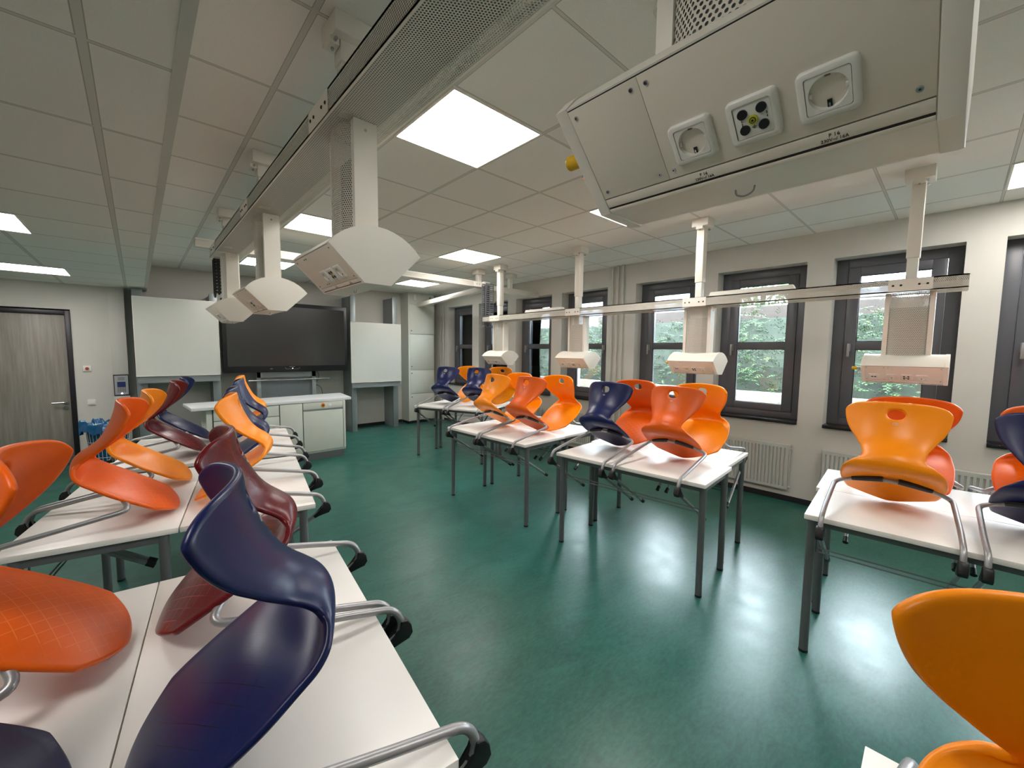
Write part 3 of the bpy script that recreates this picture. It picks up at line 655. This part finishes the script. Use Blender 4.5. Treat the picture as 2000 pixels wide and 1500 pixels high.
    c = mb.obj('column_profile', M['white'], t)
    mb = MB()
    for sg in (-1, 1):
        pts = [(-.100, .0), (-.06, .036), (0, .046), (.06, .036), (.100, .0)]
        pts = [(y, .038+d_*.75) for y, d_ in pts]; acc = 0
        for (ya_, xa), (yb_, xb) in zip(pts, pts[1:]):
            l = hypot(yb_-ya_, xb-xa)
            mb.uvquad([(sg*xa, ya_, z0), (sg*xb, yb_, z0), (sg*xb, yb_, z1), (sg*xa, ya_, z1)], [(acc, 0), (acc+l, 0), (acc+l, z1-z0), (acc, z1-z0)]); acc += l
    mb.obj('perforated_cover', M['perf'], t, smooth=0)
    MB().box((-.012, -.1, z0), (.012, .1, z1-.10)).obj('inner_shade_panel', M['alu_dark'], t, smooth=0)  # dark grey puts the shade inside the column into the colour
    for sg in (-1, 1): MB().cyl((.0, sg*w2, z1-.035), (.0, sg*(w2+.004), z1-.035), .006, .004, 10).obj('column_screw', M['chrome'], c)
    return t
PL = ['huge nearest socket pod filling the top right of the photo', 'large socket pod hanging from the left duct in front of the big screen',
      'middle-sized socket pod on the left duct overlapping the left edge of the screen', 'smallest and farthest socket pod on the left duct in front of the whiteboard']
for k, y in enumerate(PY): pod('socket_pod', PL[k], (.675, y-.021, 1.885), 2.5-1.885, False)
PL = ['socket pod nearest on the window-side duct, in front of the window beside the right edge', 'socket pod with yellow tap above the navy and orange chairs, second along the window-side duct',
      'socket pod third along the window-side duct beside the wall pipes', 'socket pod farthest along the window-side duct below the cable chain']
for k, y in enumerate(PY): pod('socket_pod', PL[k], (4.025, y, 1.443), 2.078-1.443, True)

# ------------------------------------------------------------------ tables
ZT = .79
def make_table(label, x, y, deg):
    t = thing('school_table', label, 'table', (x, y, 0), radians(deg), 'white topped school tables')
    MB().box((-.293, -.60, ZT-.026), (.293, .60, ZT), .0015).obj('tabletop', M['top'], t)
    mb = MB(); a, b_ = .235, .57
    mb.box((-a-.012, -b_, ZT-.066), (-a+.012, b_, ZT-.026)); mb.box((a-.012, -b_, ZT-.066), (a+.012, b_, ZT-.026)); mb.box((-a, -b_-.012, ZT-.066), (a, -b_+.012, ZT-.026)); mb.box((-a, b_-.012, ZT-.066), (a, b_+.012, ZT-.026))
    mb.obj('apron', M['leg'], t)
    for sx in (-1, 1):
        for sy in (-1, 1):
            l = MB().cyl((sx*a, sy*b_, .012), (sx*a, sy*b_, ZT-.026), .0215, seg=18).obj('leg', M['leg'], t)
            MB().cyl((sx*a, sy*b_, 0), (sx*a, sy*b_, .014), .0225, seg=18).obj('leg_glide', M['black'], l)
    mb = MB()
    for dz in (0, .022): mb.cyl((-a+.03, -b_+.02, ZT-.20-dz), (-a+.03, b_-.02, ZT-.20-dz), .004, seg=8)
    for sy in (-1, 1): mb.cyl((-a+.03, sy*(b_-.02), ZT-.222), (-a+.03, sy*(b_-.02), ZT-.06), .004, seg=8)
    mb.obj('wire_shelf', M['leg'], t)
    register(t); return t
TABLES = {  # name: (x, y, deg, label)
 'B1': (2.84, 3.218, 2, 'white table in front of the cable chain column, aisle side, with amber and orange chairs'),
 'B2': (3.428, 3.24, 2, 'white table against the window side of the pair with two amber chairs'),
 'C1': (2.916, 1.666, 4.3, 'white aisle table with a navy and an orange chair, middle of the right row'),
 'C2': (3.503, 1.74, 4.3, 'white table behind the navy and orange pair, window side, near the radiator'),
 'D1': (2.925, -.08, 4, 'white table on the aisle at the right edge with an amber and a navy chair'),
 'D2': (3.515, -.02, 4, 'white table at the right edge on the window side with two orange chairs'),
 'A1': (3.626, 5.19, 22, 'white table farthest in the right row with two navy chairs'),
 'A2': (4.17, 5.41, 22, 'white table farthest at the back, window side, under two amber chairs'),
 'L1a': (.24, 1.28, -7.1, 'nearest white table on the left with the large navy and wine red chairs'),
 'L1b': (-.345, 1.353, -7.1, 'nearest white table at the lower left corner under the orange and navy seats'),
 'L2a': (.505, 2.985, -10, 'white table second in the left row, aisle side, under the amber chair'),
 'L2b': (-.078, 3.088, -10, 'white table second in the left row, door side, under the orange and amber chairs'),
 'L3a': (.755, 4.305, -10, 'white table third in the left row, aisle side, nearest the front desk'),
 'L3b': (.177, 4.405, -10, 'white table third in the left row, door side, under the red and navy chairs'),
 'R0': (.85, -.525, 1, 'white table of which only a corner shows at the bottom right'),
}
T = {}
proto = make_table(TABLES['B1'][3], *TABLES['B1'][:3]); T['B1'] = proto
for k, v in TABLES.items():
    if k != 'B1': T[k] = copy_tree(proto, (v[0], v[1], 0), (0, 0, radians(v[2])), v[3])

# ------------------------------------------------------------------ chairs
SHELL = [(.556, .012, .10, .0), (.546, .034, .15, -.004), (.519, .066, .178, -.010), (.482, .102, .195, -.018), (.434, .142, .206, -.026), (.384, .178, .212, -.030), (.334, .207, .212, -.026),
         (.284, .226, .205, -.012), (.238, .240, .196, .006), (.203, .262, .172, .020), (.187, .297, .140, .030), (.199, .332, .121, .034), (.228, .358, .119, .032), (.259, .382, .127, .034),
         (.287, .412, .150, .040), (.309, .450, .178, .054), (.327, .490, .199, .067), (.341, .530, .210, .076), (.350, .566, .213, .081), (.355, .600, .207, .083)]
def cat(P, t):
    n = len(P)-1; x = min(max(t*n, 0), n-1e-6); i = int(x); f = x-i
    g_ = lambda k: P[min(max(k, 0), n)]
    out = []
    for c in range(len(P[0])):
        a, b_, d_, e = g_(i-1)[c], g_(i)[c], g_(i+1)[c], g_(i+2)[c]
        out.append(.5*(2*b_+(d_-a)*f+(2*a-5*b_+4*d_-e)*f*f+(3*b_-a-3*d_+e)*f**3))
    return out
def build_shell():
    N = 400; D = [cat(SHELL, i/N) for i in range(N+1)]; cum = [0]
    for a, b_ in zip(D, D[1:]): cum.append(cum[-1]+hypot(b_[0]-a[0], b_[1]-a[1]))
    S = cum[-1]
    def at(s):
        s = min(max(s, 0), S)
        lo_, hi_ = 0, N
        while hi_-lo_ > 1:
            m_ = (lo_+hi_)//2
            if cum[m_] <= s: lo_ = m_
            else: hi_ = m_
        f = (s-cum[lo_])/(cum[hi_]-cum[lo_]+1e-12); A, B = D[lo_], D[hi_]
        p = [A[k]*(1-f)+B[k]*f for k in range(4)]; du, dw = B[0]-A[0], B[1]-A[1]; l = hypot(du, dw)
        return p, (dw/l, -du/l)
    ns, nv = 64, 33; bm = bmesh.new(); uvl = bm.loops.layers.uv.new('UVMap'); V = {}; P2 = {}
    hs, ha, hb = S-.068, .037, .027
    for i in range(ns+1):
        for j in range(nv+1):
            q = -1+2*j/nv; aq = abs(q)
            s0 = .095*aq**2.6; s1 = S-.010*q*q-.032*aq**8
            s = s0+(s1-s0)*i/ns
            p, n = at(s); v = q*p[2]
            rho = hypot((s-hs)/hb, v/ha)
            P2[i, j] = [s, v, rho, q]
    dead = set()
    for i in range(ns):
        for j in range(nv):
            if min(P2[i+a, j+b_][2] for a in (0, 1) for b_ in (0, 1)) < .86: dead.add((i, j))
    rim = set()
    for (i, j) in dead:
        for a in (0, 1):
            for b_ in (0, 1):
                k = (i+a, j+b_)
                if any((k[0]-c, k[1]-d_) not in dead for c in (0, 1) for d_ in (0, 1)): rim.add(k)
    for k in rim:
        s, v, rho, q = P2[k]
        P2[k][0] = hs+(s-hs)/rho; P2[k][1] = v/rho
    for k, (s, v, rho, q) in P2.items():
        p, n = at(s); h_ = max(p[2], .02); c = p[3]*min((v/h_)**2, 1.2)+.005*max(0.0, (abs(q)-.80)/.2)**2
        V[k] = bm.verts.new((p[0]+n[0]*c, v, p[1]+n[1]*c))
    for i in range(ns):
        for j in range(nv):
            if (i, j) in dead: continue
            ks = [(i, j), (i, j+1), (i+1, j+1), (i+1, j)]
            f = bm.faces.new([V[k] for k in ks])
            for l, k in zip(f.loops, ks): l[uvl].uv = (P2[k][0], P2[k][1])
    for v in list(bm.verts):
        if not v.link_faces: bm.verts.remove(v)
    bmesh.ops.recalc_face_normals(bm, faces=bm.faces)
    me = bpy.data.meshes.new('shell_tmp'); bm.to_mesh(me); bm.free()
    ob = bpy.data.objects.new('tmp', me); COL.objects.link(ob)
    m1 = ob.modifiers.new('s', 'SOLIDIFY'); m1.thickness = .017; m1.offset = 0; m1.use_even_offset = False
    m2 = ob.modifiers.new('b', 'SUBSURF'); m2.levels = 1; m2.render_levels = 1
    dg = bpy.context.evaluated_depsgraph_get(); out = bpy.data.meshes.new_from_object(ob.evaluated_get(dg))
    bpy.data.objects.remove(ob)
    out.polygons.foreach_set('use_smooth', [True]*len(out.polygons))
    pos, n = at(S-.120)
    return out, pos, n
base, bp_, bn_ = build_shell()
SHM = {}
for c, m in CH.items():
    me = base.copy(); me.name = 'shell_'+c; me.materials.clear(); me.materials.append(m); SHM[c] = me

def make_chair():
    t = thing('school_chair', '', 'chair', (0, 0, 0), 0)
    sh = bpy.data.objects.new('seat_shell', SHM['amber']); COL.objects.link(sh); sh.parent = t
    # small oval badge with its letters on the rear of the backrest
    R = Vector((-bn_[0], 0, -bn_[1])); up = Vector((-R.z, 0, R.x)); up = up if up.z > 0 else -up; rt = up.cross(R)
    o_ = Vector((bp_[0], 0, bp_[1]))+R*.0086
    mx = Matrix(((rt.x, up.x, R.x, o_.x), (rt.y, up.y, R.y, o_.y), (rt.z, up.z, R.z, o_.z), (0, 0, 0, 1)))
    mb = MB(); n = 20
    ringplate(mb, [(.0105*cos(2*pi*i/n), .0058*sin(2*pi*i/n)) for i in range(n)], [(.0088*cos(2*pi*i/n), .0043*sin(2*pi*i/n)) for i in range(n)], -.001, .0008, mx)
    mb.text('VS', .0078, mx @ Matrix.Translation((0, 0, .0004)), .0006)
    mb.obj('badge', M['white_gloss'], sh, smooth=0)
    # frame: one bent tube from foot to foot
    half = [(.372, .165, .150), (.418, .238, .108), (.10, .246, .048), (-.052, .246, .018), (-.078, .246, -.062), (.40, .246, -.375)]
    pts = [(u, -v, w) for u, v, w in half[::-1]]+[(.343, 0, .176)]+half
    mb = MB(); P = [Vector(p) for p in pts]
    mb.tube(pts, .0115, .045, 12, fseg=6); mb.obj('tube_frame', M['steel'], t)
    mb = MB()
    for sg in (-1, 1): mb.tube([(.3465, sg*.03, .177), (.3725, sg*.16, .152)], .0155, .03, 8)
    mb.obj('bar_cover', M['black'], t)
    for sg in (-1, 1):
        mb = MB(); y = sg*.246
        mb.prism([(-.085, -.028), (-.098, -.045), (-.103, -.072), (-.090, -.090), (-.055, -.092), (-.018, -.112), (-.008, -.098), (-.045, -.070), (-.060, -.052), (-.064, -.024)], y-.0165, y+.0165, bev=.004)
        mb.obj('corner_guard', M['black'], t)
        d_ = Vector((.482, 0, -.313)).normalized(); e = Vector((.40, y, -.375))
        mb = MB(); mb.cyl(e-d_*.035, e+d_*.008, .0145, .0155, 14); mb.obj('foot_cap', M['black'], t)
    register(t); return t
cp = make_chair()
used = [False]
def edge_point(tb, side, along):
    """point on a long edge of a table; side +1: local +x edge, along: local y; returns world point and heading into the table"""
    x, y, dg = TABLES[tb][:3]; a = radians(dg); lx, ly = side*.293, along
    return (x+lx*cos(a)-ly*sin(a), y+lx*sin(a)+ly*cos(a)), a+(pi if side > 0 else 0)
def put(colr, tb, side, along, label, group, dyaw=0, tilt=0, du=0.0):
    (px, py), hd = edge_point(tb, side, along)
    hd += radians(dyaw); loc = (px+cos(hd)*du, py+sin(hd)*du, ZT+.001)
    rot = (0, radians(tilt), hd)
    c = copy_tree(cp, loc, rot, label, group, swap={'shell_amber': SHM[colr]})
    return c
def along_of(tb, side, wy):
    x, y, dg = TABLES[tb][:3]; return (wy-y-side*.293*sin(radians(dg)))/cos(radians(dg))
GR, GL = 'school chairs hung on the right row of tables', 'school chairs hung on the left row of tables'
CHAIRS = [
 ('amber', 'D1', -1, .175, 'amber school chair on the aisle edge nearest the right side, in front of a window', GR, 0),
 ('navy', 'D1', -1, -.385, 'navy school chair cut off by the right edge of the photo', GR, 0),
 ('orange', 'D2', 1, .20, 'orange school chair mostly hidden behind the large amber one at right', GR, 0),
 ('orange', 'D2', 1, -.36, 'orange school chair behind the navy one at the right edge', GR, 0),
 ('navy', 'C1', -1, 2.0, 'navy school chair on the middle right table, left of the orange one', GR, -2),
 ('orange', 'C1', -1, 1.43, 'orange school chair on the middle right table beside the navy one', GR, -3),
 ('orange', 'C2', 1, 2.02, 'deep orange school chair behind the navy one on the middle right tables', GR, 0),
 ('amber', 'C2', 1, 1.45, 'amber school chair behind the orange one on the middle right tables', GR, 0),
 ('amber', 'B1', -1, 3.455, 'amber school chair on the aisle edge with navy chairs right behind it', GR, -2),
 ('orange', 'B1', -1, 2.94, 'orange school chair with blind grip on the aisle edge, right of the amber one', GR, -2),
 ('amber', 'B2', 1, 3.47, 'amber school chair mostly hidden between the amber and orange pair', GR, 0),
 ('amber', 'B2', 1, 2.90, 'amber school chair with lattice seat visible, beside a window', GR, 0),
 ('navy', 'A1', -1, 5.32, 'leftmost navy school chair on the farthest right table', GR, 0),
 ('navy', 'A1', -1, 4.79, 'navy school chair on the farthest right table, next to the amber chair', GR, 0),
 ('amber', 'A2', 1, 5.60, 'amber school chair behind the leftmost navy chair on the farthest table', GR, 0),
 ('amber', 'A2', 1, 5.05, 'amber school chair behind the second navy chair on the farthest table', GR, 0),
 ('navy', 'L1a', 1, .935, 'largest navy school chair in the left foreground showing its lattice seat', GL, -1),
 ('red', 'L1a', 1, 1.475, 'wine red school chair right behind the large navy one', GL, -3),
 ('amber', 'L2a', 1, 2.67, 'amber school chair on the aisle side of the left row behind the wine red one', GL, -3),
 ('navy', 'L2a', 1, 3.17, 'navy school chair directly behind the amber one in the left row', GL, 0),
 ('navy', 'L3a', 1, 3.98, 'small navy school chair between the farther amber chair and the nearer navy one', GL, 0),
 ('amber', 'L3a', 1, 4.47, 'farthest amber school chair in the left row in front of the desk', GL, 0),
 ('orange', 'L1b', -1, 1.62, 'orange school chair cut by the left edge of the photo', GL, 0),
 ('navy', 'L1b', -1, 1.05, 'navy school chair at the bottom left corner, only its seat tip showing', GL, 0),
 ('orange', 'L2b', -1, 2.82, 'orange school chair seen exactly from the side on the left row', GL, 0),
 ('amber', 'L2b', -1, 3.36, 'amber school chair behind the side-on orange one', GL, 0),
 ('red', 'L3b', -1, 4.17, 'wine red school chair behind the amber one on the door side', GL, 0),
 ('navy', 'L3b', -1, 4.68, 'navy school chair behind the farther wine red one, below the whiteboard', GL, 0),
 ('amber', 'R0', 1, -.24, 'big amber chair back in the lower right corner', GR, -8),
]
for c, tb, sd_, wy, lab, gp, dy in CHAIRS: put(c, tb, sd_, along_of(tb, sd_, wy), lab, gp, dyaw=dy, du=.08 if tb == 'R0' else 0.0)
# the desk chair stands upright on the floor behind the desk
ang = math.atan2(.313, .482)
ft = Vector((.40, 0, -.375)); hgt = -(ft.x*sin(ang)+ft.z*cos(ang))
c = copy_tree(cp, (.90, 7.55, hgt+.013), (0, -ang, radians(-90)), 'navy chair standing on the floor behind the white front desk', None, swap={'shell_amber': SHM['navy']})
# the prototype itself hangs on the far right table as one more chair of the row
cp['label'] = ''
for ch in [cp]+[x for x in CH_KIDS[cp.name]]:
    for g_ in CH_KIDS.get(ch.name, []):
        pass
def remove_tree(o):
    for ch in CH_KIDS.get(o.name, []): remove_tree(ch)
    bpy.data.objects.remove(o)
remove_tree(cp)

# ------------------------------------------------------------------ front of the room
dk = thing('front_desk', 'long white front desk with drawers and doors before the screen', 'desk', (1.45, 6.65, 0))
MB().box((-.80, -.28, 0), (.86, .26, .10)).obj('plinth', M['leg'], dk, smooth=0)
MB().box((-.84, -.285, .10), (.89, .30, .86), .002).obj('desk_body', M['cabinet'], dk)
wt = MB().prism([(-.99, -.36), (1.00, -.26), (1.10, .48), (-1.03, .28)], .862, .90, axis='z', bev=.003).obj('worktop', M['ledge'], dk)
def front(x0, x1, z0, z1, name='cabinet_door'):
    return MB().box((x0+.003, -.303, z0+.003), (x1-.003, -.285, z1-.003), .0015).obj(name, M['cabinet'], dk)
MB().box((-.78, -.289, .13), (.885, -.284, .858)).obj('shadow_gap', M['cab_edge'], dk, smooth=0)
front(-.77, -.02, .705, .858, 'drawer'); front(-.77, -.02, .55, .703, 'drawer'); front(-.77, -.02, .13, .548)
front(-.015, .28, .13, .858, 'panel'); fd = front(.285, .855, .755, .858, 'drawer'); fd2 = front(.285, .855, .13, .735)
MB().box((.285, -.300, .735), (.855, -.286, .755)).obj('grip_rail', M['alu'], dk)
MB().box((.858, -.303, .13), (.888, -.285, .858), .001).obj('side_edge', M['cabinet'], dk)
MB().cyl((.56, -.303, .81), (.56, -.309, .81), .03, seg=20, m=M['yellow']).cyl((.56, -.309, .81), (.56, -.325, .81), .018, .016, 16, m=M['redorange']).obj('stop_button', None, fd)
MB().box((.63, -.307, .785), (.68, -.303, .83), .001).obj('key_plate', M['white_gloss'], fd)

def post(x0, x1, z1, y=8.05, lab='', grp='grey aluminium posts carrying the boards'):
    p = thing('board_post', lab, 'post', ((x0+x1)/2, y+.02, 0), 0, grp); w = (x1-x0)/2
    MB().box((-w, -.02, 0), (w, .02, z1), .002).box((-w+.01, .02, 0), (w-.01, FY-y-.03, z1-.02)).obj('post_profile', M['alu'], p)
    MB().box((-w-.004, -.005, .002), (-w, .0, z1-.01)).obj('groove', M['dark'], p, smooth=0)
post(3.10, 3.20, 2.70, lab='aluminium post between the screen and the right whiteboard'); post(3.98, 4.09, 2.74, lab='aluminium post at the right side of the right whiteboard')
post(-.02, .10, 2.48, lab='post at the left side of the left whiteboard'); post(.88, .985, 2.495, lab='post at the right side of the left whiteboard')
def board(x0, x1, z0, z1, lab):
    b_ = thing('whiteboard', lab, 'whiteboard', ((x0+x1)/2, 8.02, z0)); w = (x1-x0)/2; h_ = z1-z0
    MB().box((-w+.006, -.022, .006), (w-.006, .0, h_-.006)).obj('writing_surface', M['board'], b_, smooth=0)
    mb = MB()
    for bx in (((-w, -.026, 0), (-w+.008, .004, h_)), ((w-.008, -.026, 0), (w, .004, h_)), ((-w, -.026, 0), (w, .004, .008)), ((-w, -.026, h_-.008), (w, .004, h_))): mb.box(*bx, .001)
    mb.obj('board_frame', M['white'], b_)
    MB().box((-w+.02, -.06, -.095), (w-.02, -.055, -.06)).box((-w+.02, -.06, -.098), (w-.02, .0, -.092)).box((-w+.02, -.004, -.098), (w-.02, .0, 0)).obj('pen_tray', M['alu'], b_, smooth=0)
board(-.02, .985, 1.215, 2.375, 'left whiteboard, the larger one, beside the intercom'); board(3.08, 4.14, .985, 2.18, 'right whiteboard between the screen and the tall cabinet')
tv = thing('display_screen', 'large switched-off black display screen on the front wall', 'screen', (2.005, 7.97, 1.24))
mb = MB(); W2, HH = .985, 1.20
mb.box((-W2, -.02, 0), (W2, .07, HH), .012); mb.obj('screen_housing', M['black'], tv)
MB().box((-W2+.055, -.0215, .105), (W2-.05, -.019, HH-.07)).obj('screen_surface', M['screen'], tv, smooth=0)
mb = MB(); mb.tube([(-.10, -.0225, .075), (-.08, -.0225, .048), (.12, -.0225, .048), (.14, -.0225, .075)], .0022, .01, 6); mb.box((-.03, -.0225, .084), (.05, -.021, .092)); mb.box((-.33, -.0225, .052), (-.29, -.021, .062)); mb.obj('control_strip', M['alu'], tv)
MB().cyl((.02, -.0215, .06), (.02, -.0245, .06), .006).obj('power_led', M['led'], tv)
st = thing('screen_stand', 'grey metal stand with slatted panel below the display screen', 'stand', (1.97, 8.085, 0))
MB().box((-.48, -.03, 0), (-.42, .06, 1.27), .002).box((.40, -.03, 0), (.47, .06, 1.27), .002).box((-.48, -.03, 1.14), (.47, -.01, 1.27)).obj('stand_frame', M['alu'], st)
MB().box((-.42, .0, .3), (.40, .02, 1.13)).obj('slat_panel', M['alu_dark'], st, smooth=0)
mb = MB(); mb.cyl((-.62, -.13, 1.10), (.68, -.13, 1.10), .012, seg=12); mb.box((-.38, -.13, 1.095), (-.35, -.03, 1.115)); mb.box((.33, -.13, 1.095), (.36, -.03, 1.115)); mb.obj('support_bar', M['chrome'], st)
cbk = MB(); cbk.tube([(2.52, 8.51, 1.30), (2.64, 8.51, 1.16), (2.61, 8.51, 1.02), (2.52, 8.51, .97)], .004, .05, 6); cbk.tube([(2.50, 8.51, .02), (2.50, 8.51, .80), (2.54, 8.51, .97), (2.67, 8.51, .90), (2.69, 8.51, .80), (2.69, 8.51, .02)], .004, .05, 6)
tag(cbk.obj('cables', M['black']), 'black cables hanging to the right below the display screen', 'cable')

cb = thing('tall_cabinet', 'tall white cabinet with stacked flap doors in the front right corner', 'cabinet', (4.73, 8.17, 0))
MB().box((-.32, .02, .06), (.33, .345, CZ-.002)).obj('cabinet_body', M['cabinet'], cb, smooth=0); MB().box((-.31, .03, 0), (.32, .34, .06)).obj('plinth', M['plinth'], cb, smooth=0)
MB().box((-.32, -.0, .06), (-.285, .02, CZ-.002)).obj('edge_strip', M['cabinet'], cb, smooth=0)
for z0, z1, kz in ((.065, .665, .60), (.67, 1.195, 1.13), (1.20, 1.995, 1.28), (2.0, 2.645, 2.07)):
    dd = MB().box((-.282, 0, z0+.004), (.325, .018, z1-.004), .0015).obj('flap_door', M['cabinet'], cb)
    MB().cyl((-.245, 0, kz), (-.245, -.012, kz), .011, .009, 12).obj('lock_knob', M['black'], dd)
MB().box((-.282, .0, 2.65), (.325, .018, CZ-.004), .001).obj('top_panel', M['cabinet'], cb)
mb = MB(); mb.box((-.20, -.03, 2.73), (-.14, 0, 2.86), .01); mb.obj('sensor_box', M['white_gloss'], cb)
MB().cyl((.22, 0, 2.82), (.22, -.01, 2.82), .014, seg=12).obj('top_lock', M['black'], cb)

# small fittings left of the boards
def plate(name, lab, cat_, x, z, w, h_, mat, extra=None):
    p = thing(name, lab, cat_, (x, DY, z)); MB().box((-w/2, -.012, -h_/2), (w/2, 0, h_/2), .003).obj('plate', mat, p); return p
p = plate('emergency_switch', 'small red button switch plate on the wall right of the door', 'switch', -.525, 1.335, .085, .085, M['white_gloss']); MB().cyl((0, -.012, 0), (0, -.03, 0), .02, .018, 16).obj('push_button', M['redorange'], p)
p = plate('light_switch', 'plain white light switch low on the wall beside the door', 'switch', -.505, .855, .085, .085, M['white_gloss']); MB().box((-.03, -.017, -.03), (.03, -.012, .03), .001).obj('rocker', M['white_gloss'], p)
p = thing('intercom_panel', 'black framed intercom panel with small blue display', 'intercom', (-.185, DY, 1.085))
MB().box((-.083, -.035, -.15), (.083, 0, .15), .003).obj('panel_frame', M['black'], p); MB().box((-.073, -.037, -.14), (.073, -.035, .14)).obj('face_plate', M['paper'], p, smooth=0)
MB().box((-.045, -.0385, -.03), (.045, -.037, .05)).obj('display', M['bluescreen'], p, smooth=0)
mb = MB()
for r_ in range(4):
    for c_ in range(4): mb.box((-.045+c_*.024, -.0385, -.05-r_*.018), (-.027+c_*.024, -.037, -.040-r_*.018))
mb.obj('keypad', M['leg'], p, smooth=0); MB().box((-.035, -.0385, .07), (.035, -.037, .12)).obj('speaker_grille', M['alu'], p, smooth=0); MB().cyl((0, -.037, -.122), (0, -.040, -.122), .009).obj('indicator', M['led'], p)
p = thing('wall_duct', 'vertical white cable duct above and below the intercom panel', 'cable duct', (-.185, DY, 0))
MB().box((-.085, -.022, 1.24), (.083, 0, LZ-.001), .002).obj('upper_duct', M['wall'], p); MB().box((-.085, -.022, 0.06), (.083, 0, .93), .002).obj('lower_duct', M['wall'], p)
for z_ in (.83, .70): 
    q = MB().box((-.06, -.034, z_-.045), (.02, -.022, z_+.045), .003).obj('socket_plate', M['white_gloss'], p); MB().box((-.04, -.036, z_-.02), (.0, -.034, z_+.02)).obj('red_insert', M['redorange'] if z_ > .8 else M['white_gloss'], q)

# wire waste basket with blue bag
tb_ = thing('waste_basket', 'white wire waste basket lined with a blue plastic bag beside the door', 'waste basket', (-.33, 7.62, 0))
mb = MB(); R0, R1, HB = .17, .215, .60
for k in range(30):
    a = 2*pi*k/30; mb.cyl((R0*cos(a), R0*sin(a), .01), (R1*cos(a), R1*sin(a), HB), .0022, seg=5)
for z_ in (.01, .2, .4, HB):
    r_ = R0+(R1-R0)*z_/HB; mb.tube([(r_*cos(2*pi*k/24), r_*sin(2*pi*k/24), z_) for k in range(25)], .003, .01, 5, fseg=1)
mb.obj('wire_cage', M['white'], tb_)
bm = MB(); rings = []; n = 48
for (z_, r_, wv) in ((.03, .155, .01), (.3, .18, .008), (.56, .205, .006), (.63, .225, .012), (.655, .235, .02), (.62, .252, .02), (.54, .262, .022)):
    rings.append([bm.bm.verts.new(((r_+wv*sin(k*1.7+z_*9)+wv*.6*sin(k*3.1))*cos(2*pi*k/n), (r_+wv*sin(k*1.7+z_*9)+wv*.6*sin(k*3.1))*sin(2*pi*k/n), z_+wv*1.2*sin(k*.9)+wv*sin(k*2.3))) for k in range(n)])
for A, B in zip(rings, rings[1:]):
    for k in range(n): bm.bm.faces.new((A[k], A[(k+1) % n], B[(k+1) % n], B[k]))
bm.bm.faces.new(rings[0][::-1]); cvt = bm.bm.verts.new((0, 0, .52))
for k in range(n): bm.bm.faces.new((rings[2][k], rings[2][(k+1) % n], cvt))
bm.obj('bin_bag', M['bag'], tb_, smooth=60)

# radiators
def radiator(y0, y1, lab):
    r_ = thing('radiator', lab, 'radiator', (WX-.002, (y0+y1)/2, .14), 0, 'white panel radiators below the windows'); L = (y1-y0)/2; h_ = .50
    pf = []; n = max(int(2*L/.0365), 3); st_ = 2*L*.96/n; y = -L*.96
    pf = [(-.055, -L), (-.055, y)]
    for k in range(n): pf += [(-.055, y+st_*.55), (-.043, y+st_*.68), (-.043, y+st_*.87), (-.055, y+st_)]; y += st_
    pf += [(-.055, L), (-.046, L), (-.036, -L)]
    MB().prism([(p[0], p[1]) for p in pf[:-2]]+[(-.036, L), (-.036, -L)], .03, h_-.035, axis='z').box((-.055, -L, 0), (-.036, L, .032), .002).box((-.055, -L, h_-.037), (-.036, L, h_), .002).obj('front_panel', M['rad'], r_, smooth=20)
    MB().box((-.055, -L-.002, .0), (-.01, -L+.004, h_), .001).box((-.055, L-.004, 0), (-.01, L+.002, h_), .001).box((-.053, -L, h_-.002), (-.01, L, h_+.004), .001).obj('side_covers', M['rad'], r_)
    MB().cyl((-.03, -L-.002, .03), (-.03, -L-.02, .03), .011, .009, 10).cyl((-.03, -L-.002, h_-.045), (-.03, -L-.02, h_-.045), .011, .009, 10).obj('valve_plug', M['rad'], r_)
    MB().box((-.012, -L+.1, .05), (0, -L+.13, h_-.05)).box((-.012, L-.13, .05), (0, L-.1, h_-.05)).obj('wall_bracket', M['rad'], r_)
radiator(1.18, 2.08, 'radiator fully visible below the window with the clear hedge view'); radiator(-.35, .89, 'radiator behind the large amber chair at the right')
radiator(3.66, 4.75, 'radiator in the middle of the window wall behind the amber chairs'); radiator(4.95, 6.0, 'radiator far back behind the farthest tables')
# pipes on the wall
pg = 'white heating pipes on the window wall'
for k, y in enumerate((3.54, 3.45, 3.36)):
    o = MB().cyl((WX-.03, y, .02), (WX-.03, y, CZ), .014, seg=14).cyl((WX-.03, y, 2.55), (WX-.03, y, 2.575), .018, seg=14).cyl((WX-.03, y, CZ-.01), (WX-.03, y, CZ), .026, seg=14).obj('heating_pipe', M['wall'])
    tag(o, ['leftmost', 'middle', 'rightmost'][k]+' of the three white wall pipes between the windows', 'pipe', pg)
for k, y in enumerate((8.20, 8.10)):
    o = MB().cyl((WX-.03, y, .02), (WX-.03, y, CZ-.24), .013, seg=12).cyl((WX-.03, y, 2.45), (WX-.03, y, 2.47), .017, seg=12).obj('heating_pipe', M['wall'])
    tag(o, ['left', 'right'][k]+' thin white pipe in the corner beside the tall cabinet', 'pipe', pg)
